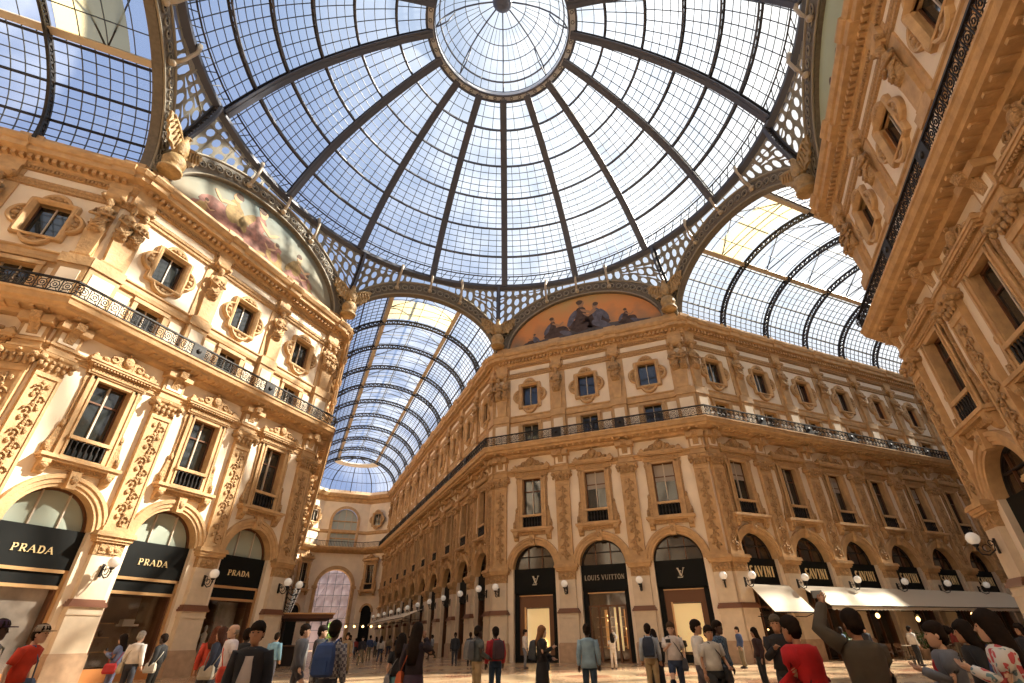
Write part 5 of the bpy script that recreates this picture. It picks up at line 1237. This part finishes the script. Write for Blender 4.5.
person('person in a navy vest over a light shirt with khaki trousers', 2.78, -5.43, 1.73, RGT+70, tan, top=(.40,.44,.50), jacket=None, bottom=(.42,.30,.16), inner=None, bag='backpack', bagcol=(.025,.035,.06))
person('person in dark clothes carrying a white shoulder bag beside the khaki trousers', 3.20, -5.10, 1.59, BACK+10, darkskin, top=(.02,.018,.022), bottom=(.02,.02,.022), legs='longdress', bag='shoulder', bagcol=(.60,.55,.48), hairstyle='long')
person('person in a white T-shirt and jeans striding past the lit display', 2.43, -6.91, 1.73, CAMF-20, pale, top=(.66,.60,.58), sleeve='short', bottom=(.03,.045,.09), walk=True, pose=('phone','down'), bag='shoulder', bagcol=(.05,.05,.06), hairstyle='short', hair=(.08,.05,.03))
person('person in a white shirt behind the grey-shirted man by the lit display', 1.46, -8.98, 1.72, RGT-20, tan, top=(.70,.66,.62), bottom=(.12,.10,.12), pose=('down','swing'), walk=True)
person('person in a pale grey T-shirt with a black cross-body strap', 1.18, -9.67, 1.60, CAMF+5, tan, top=(.52,.50,.47), sleeve='short', bottom=(.02,.02,.022), bag='shoulder', bagcol=(.03,.03,.035), walk=True, pose=('down','bag'))
person('person in a blue plaid shirt beside the white-shirted pair', 2.26, -8.77, 1.71, RGT-50, darkskin, pattern=blueplaid, bottom=(.10,.12,.17))
person('person in black facing left with hands raised to the chest near the awning', 1.40, -11.21, 1.73, LFT+60, tan, jacket=(.018,.016,.02), bottom=(.02,.02,.022), pose=('phone','bag'), hair=(.1,.08,.06))
person('slim person in black standing at the corner below the steep awning', 6.98, -5.28, 1.61, LFT, tan, top=(.03,.012,.014), bottom=(.02,.02,.022), hairstyle='long')
person('person in a bright red jacket with short black hair seen from behind', -1.36, -14.0, 1.61, BACK+28, tan, jacket=(.50,.008,.012), bottom=(.02,.02,.03), bag='shoulder', bagcol=(.10,.004,.006), pose=('bag','bag'), coat=.05, bulk=.04, lean=.12)
person('person in an olive brown jacket raising both arms to photograph', -1.26, -14.62, 1.65, BACK-6, tan, jacket=(.07,.055,.038), bottom=(.03,.03,.03), pose=('phone','up'), coat=.12, bulk=.012)
person('waiter in a white shirt standing among the terrace tables', 22.81, -.22, 1.69, RGT, tan, top=(.62,.58,.52), bottom=(.02,.02,.02))
person('person in a grey cardigan and red scarf with a dark bun looking at a phone', -.04, -14.70, 1.53, LFT-28, pale, jacket=(.14,.15,.18), inner=(.40,.02,.03), hairstyle='bun', bottom=(.05,.05,.07), pose=('bag','phone'), coat=.1)
person('person in black between the grey cardigan and the floral top', 1.35, -14.25, 1.55, LFT-30, tan, top=(.012,.012,.014), bottom=(.02,.02,.02), hairstyle='long')
person('person in a floral white top with very long black hair at the right corner', -.54, -15.50, 1.60, LFT-40, pale, pattern=floral, hairstyle='verylong', bottom=(.05,.06,.1), pose=('bag','phone'), bag='shoulder', bagcol=(.03,.05,.15))
person('small dark-clothed person by the terrace at the right edge', 10.09, -10.81, 1.58, LFT, tan, top=(.02,.02,.025), bottom=(.02,.02,.02), hairstyle='long')
cols = [((.03,.03,.04),'black'), ((.30,.05,.04),'dark red'), ((.25,.27,.32),'grey'), ((.55,.50,.45),'white'), ((.05,.08,.18),'navy'), ((.25,.18,.11),'brown'), ((.10,.16,.24),'blue')]
far = [(-1.27,22.8,0),(0.4,25.1,3),(-3.06,14.9,2),(.63,32.3,4),(2.94,35.9,5),(5.2,44,0),(.65,42.3,1),(2.59,41.4,6),(5.6,29.9,2),(-3.6,11.0,5),(15.0,3.6,4),(22.1,1.7,0),(31.7,2.7,1),(19.7,1.3,6),(-.4,38,5),(4.3,52,4),(1.2,55,0),(3.3,26,0),(-2.2,29,6),(1.9,22,1)]
wh = ['near the kiosk', 'down the long arcade', 'in front of the kiosk', 'deep in the long arcade', 'by the receding shopfronts', 'far down by the receding shopfronts', 'before the far archway', 'right of the far archway', 'by the third receding arch', 'in the mouth of the long arcade', 'by the steep awning', 'among the terrace tables', 'at the far end of the terrace', 'before the joined awnings', 'left of the far arcade group', 'near the far archway awnings', 'under the far archway lamps', 'by the fourth receding arch', 'beyond the kiosk canopy', 'at the centre of the long arcade']
for i, (px, py, ci) in enumerate(far):
    c, nm = cols[ci]; person('distant person in a %s top %s' % (nm, wh[i]), px, py, random.uniform(1.62, 1.8), random.choice((BACK, CAMF, RGT, LFT, 100)), random.choice((tan, pale, darkskin)), top=c, bottom=random.choice(((.03,.04,.07),(.05,.05,.05),(.2,.16,.1))), walk=random.random() < .4, hairstyle=random.choice(('short','long')), group='distant strollers')


# ------------------------------------------------------------------ light, sky, camera
az, el = math.radians(-7), math.radians(43)
sd = Vector((math.cos(az)*math.cos(el), math.sin(az)*math.cos(el), math.sin(el)))
sun = bpy.data.lights.new('sun', 'SUN'); sun.energy = 21; sun.angle = math.radians(1.5); sun.color = (1, .90, .73)
so = link('sun', sun); so.rotation_euler = (-sd).to_track_quat('-Z', 'Y').to_euler()
wd = bpy.data.worlds.new('sky'); scene.world = wd; wd.use_nodes = True; nt = wd.node_tree; nt.nodes.clear(); N = nt.nodes.new; Lk = nt.links.new
out = N('ShaderNodeOutputWorld'); bg = N('ShaderNodeBackground'); tc = N('ShaderNodeTexCoord')
dp = N('ShaderNodeVectorMath'); dp.operation = 'DOT_PRODUCT'; dp.inputs[1].default_value = Vector((.80, -.42, .42)).normalized(); Lk(tc.outputs['Generated'], dp.inputs[0])
no = N('ShaderNodeTexNoise'); no.inputs['Scale'].default_value = 3.2; no.inputs['Detail'].default_value = 6; Lk(tc.outputs['Generated'], no.inputs['Vector'])
ma = N('ShaderNodeMath'); ma.operation = 'MULTIPLY_ADD'; ma.inputs[1].default_value = .5; Lk(no.outputs['Fac'], ma.inputs[0]); Lk(dp.outputs['Value'], ma.inputs[2])
cr = N('ShaderNodeValToRGB'); c = cr.color_ramp
c.elements[0].position = .05; c.elements[0].color = (.42, .55, .88, 1)
c.elements[1].position = 1.0; c.elements[1].color = (1, .98, .95, 1)
for p, q in ((.3, (.52, .66, .94, 1)), (.5, (.70, .81, .98, 1)), (.8, (.84, .91, 1, 1))): e_ = c.elements.new(p); e_.color = q
Lk(ma.outputs[0], cr.inputs['Fac']); Lk(cr.outputs['Color'], bg.inputs['Color'])
mr = N('ShaderNodeMapRange'); mr.inputs[1].default_value = .2; mr.inputs[2].default_value = 1.3; mr.inputs[3].default_value = .82; mr.inputs[4].default_value = 1.2; Lk(ma.outputs[0], mr.inputs[0]); Lk(mr.outputs[0], bg.inputs['Strength'])
Lk(bg.outputs[0], out.inputs[0])
cam = bpy.data.cameras.new('camera'); co = link('camera', cam); scene.camera = co
cam.sensor_width = 36; cam.lens = 480.7/1024*36; cam.shift_x = -11.72/1024; cam.shift_y = 4.82/1024; cam.clip_start = .05; cam.clip_end = 500
Rv, Uv, Fv = Vector((.91662547, -.39953062, -.01315396)), Vector((-.19686578, -.4798101, .85500066)), Vector((.34791035, .78112582, .51846007))
Mx = Matrix((( Rv.x, Uv.x, -Fv.x, -6.817), (Rv.y, Uv.y, -Fv.y, -18.620), (Rv.z, Uv.z, -Fv.z, 1.2474), (0,0,0,1)))
co.matrix_world = Mx
scene.view_settings.view_transform = 'Standard'; scene.view_settings.look = 'None'; scene.view_settings.exposure = 0.0; scene.view_settings.gamma = 1
scene.view_settings.use_curve_mapping = False
scene.cycles.max_bounces = 8; scene.cycles.diffuse_bounces = 5; scene.cycles.transparent_max_bounces = 16
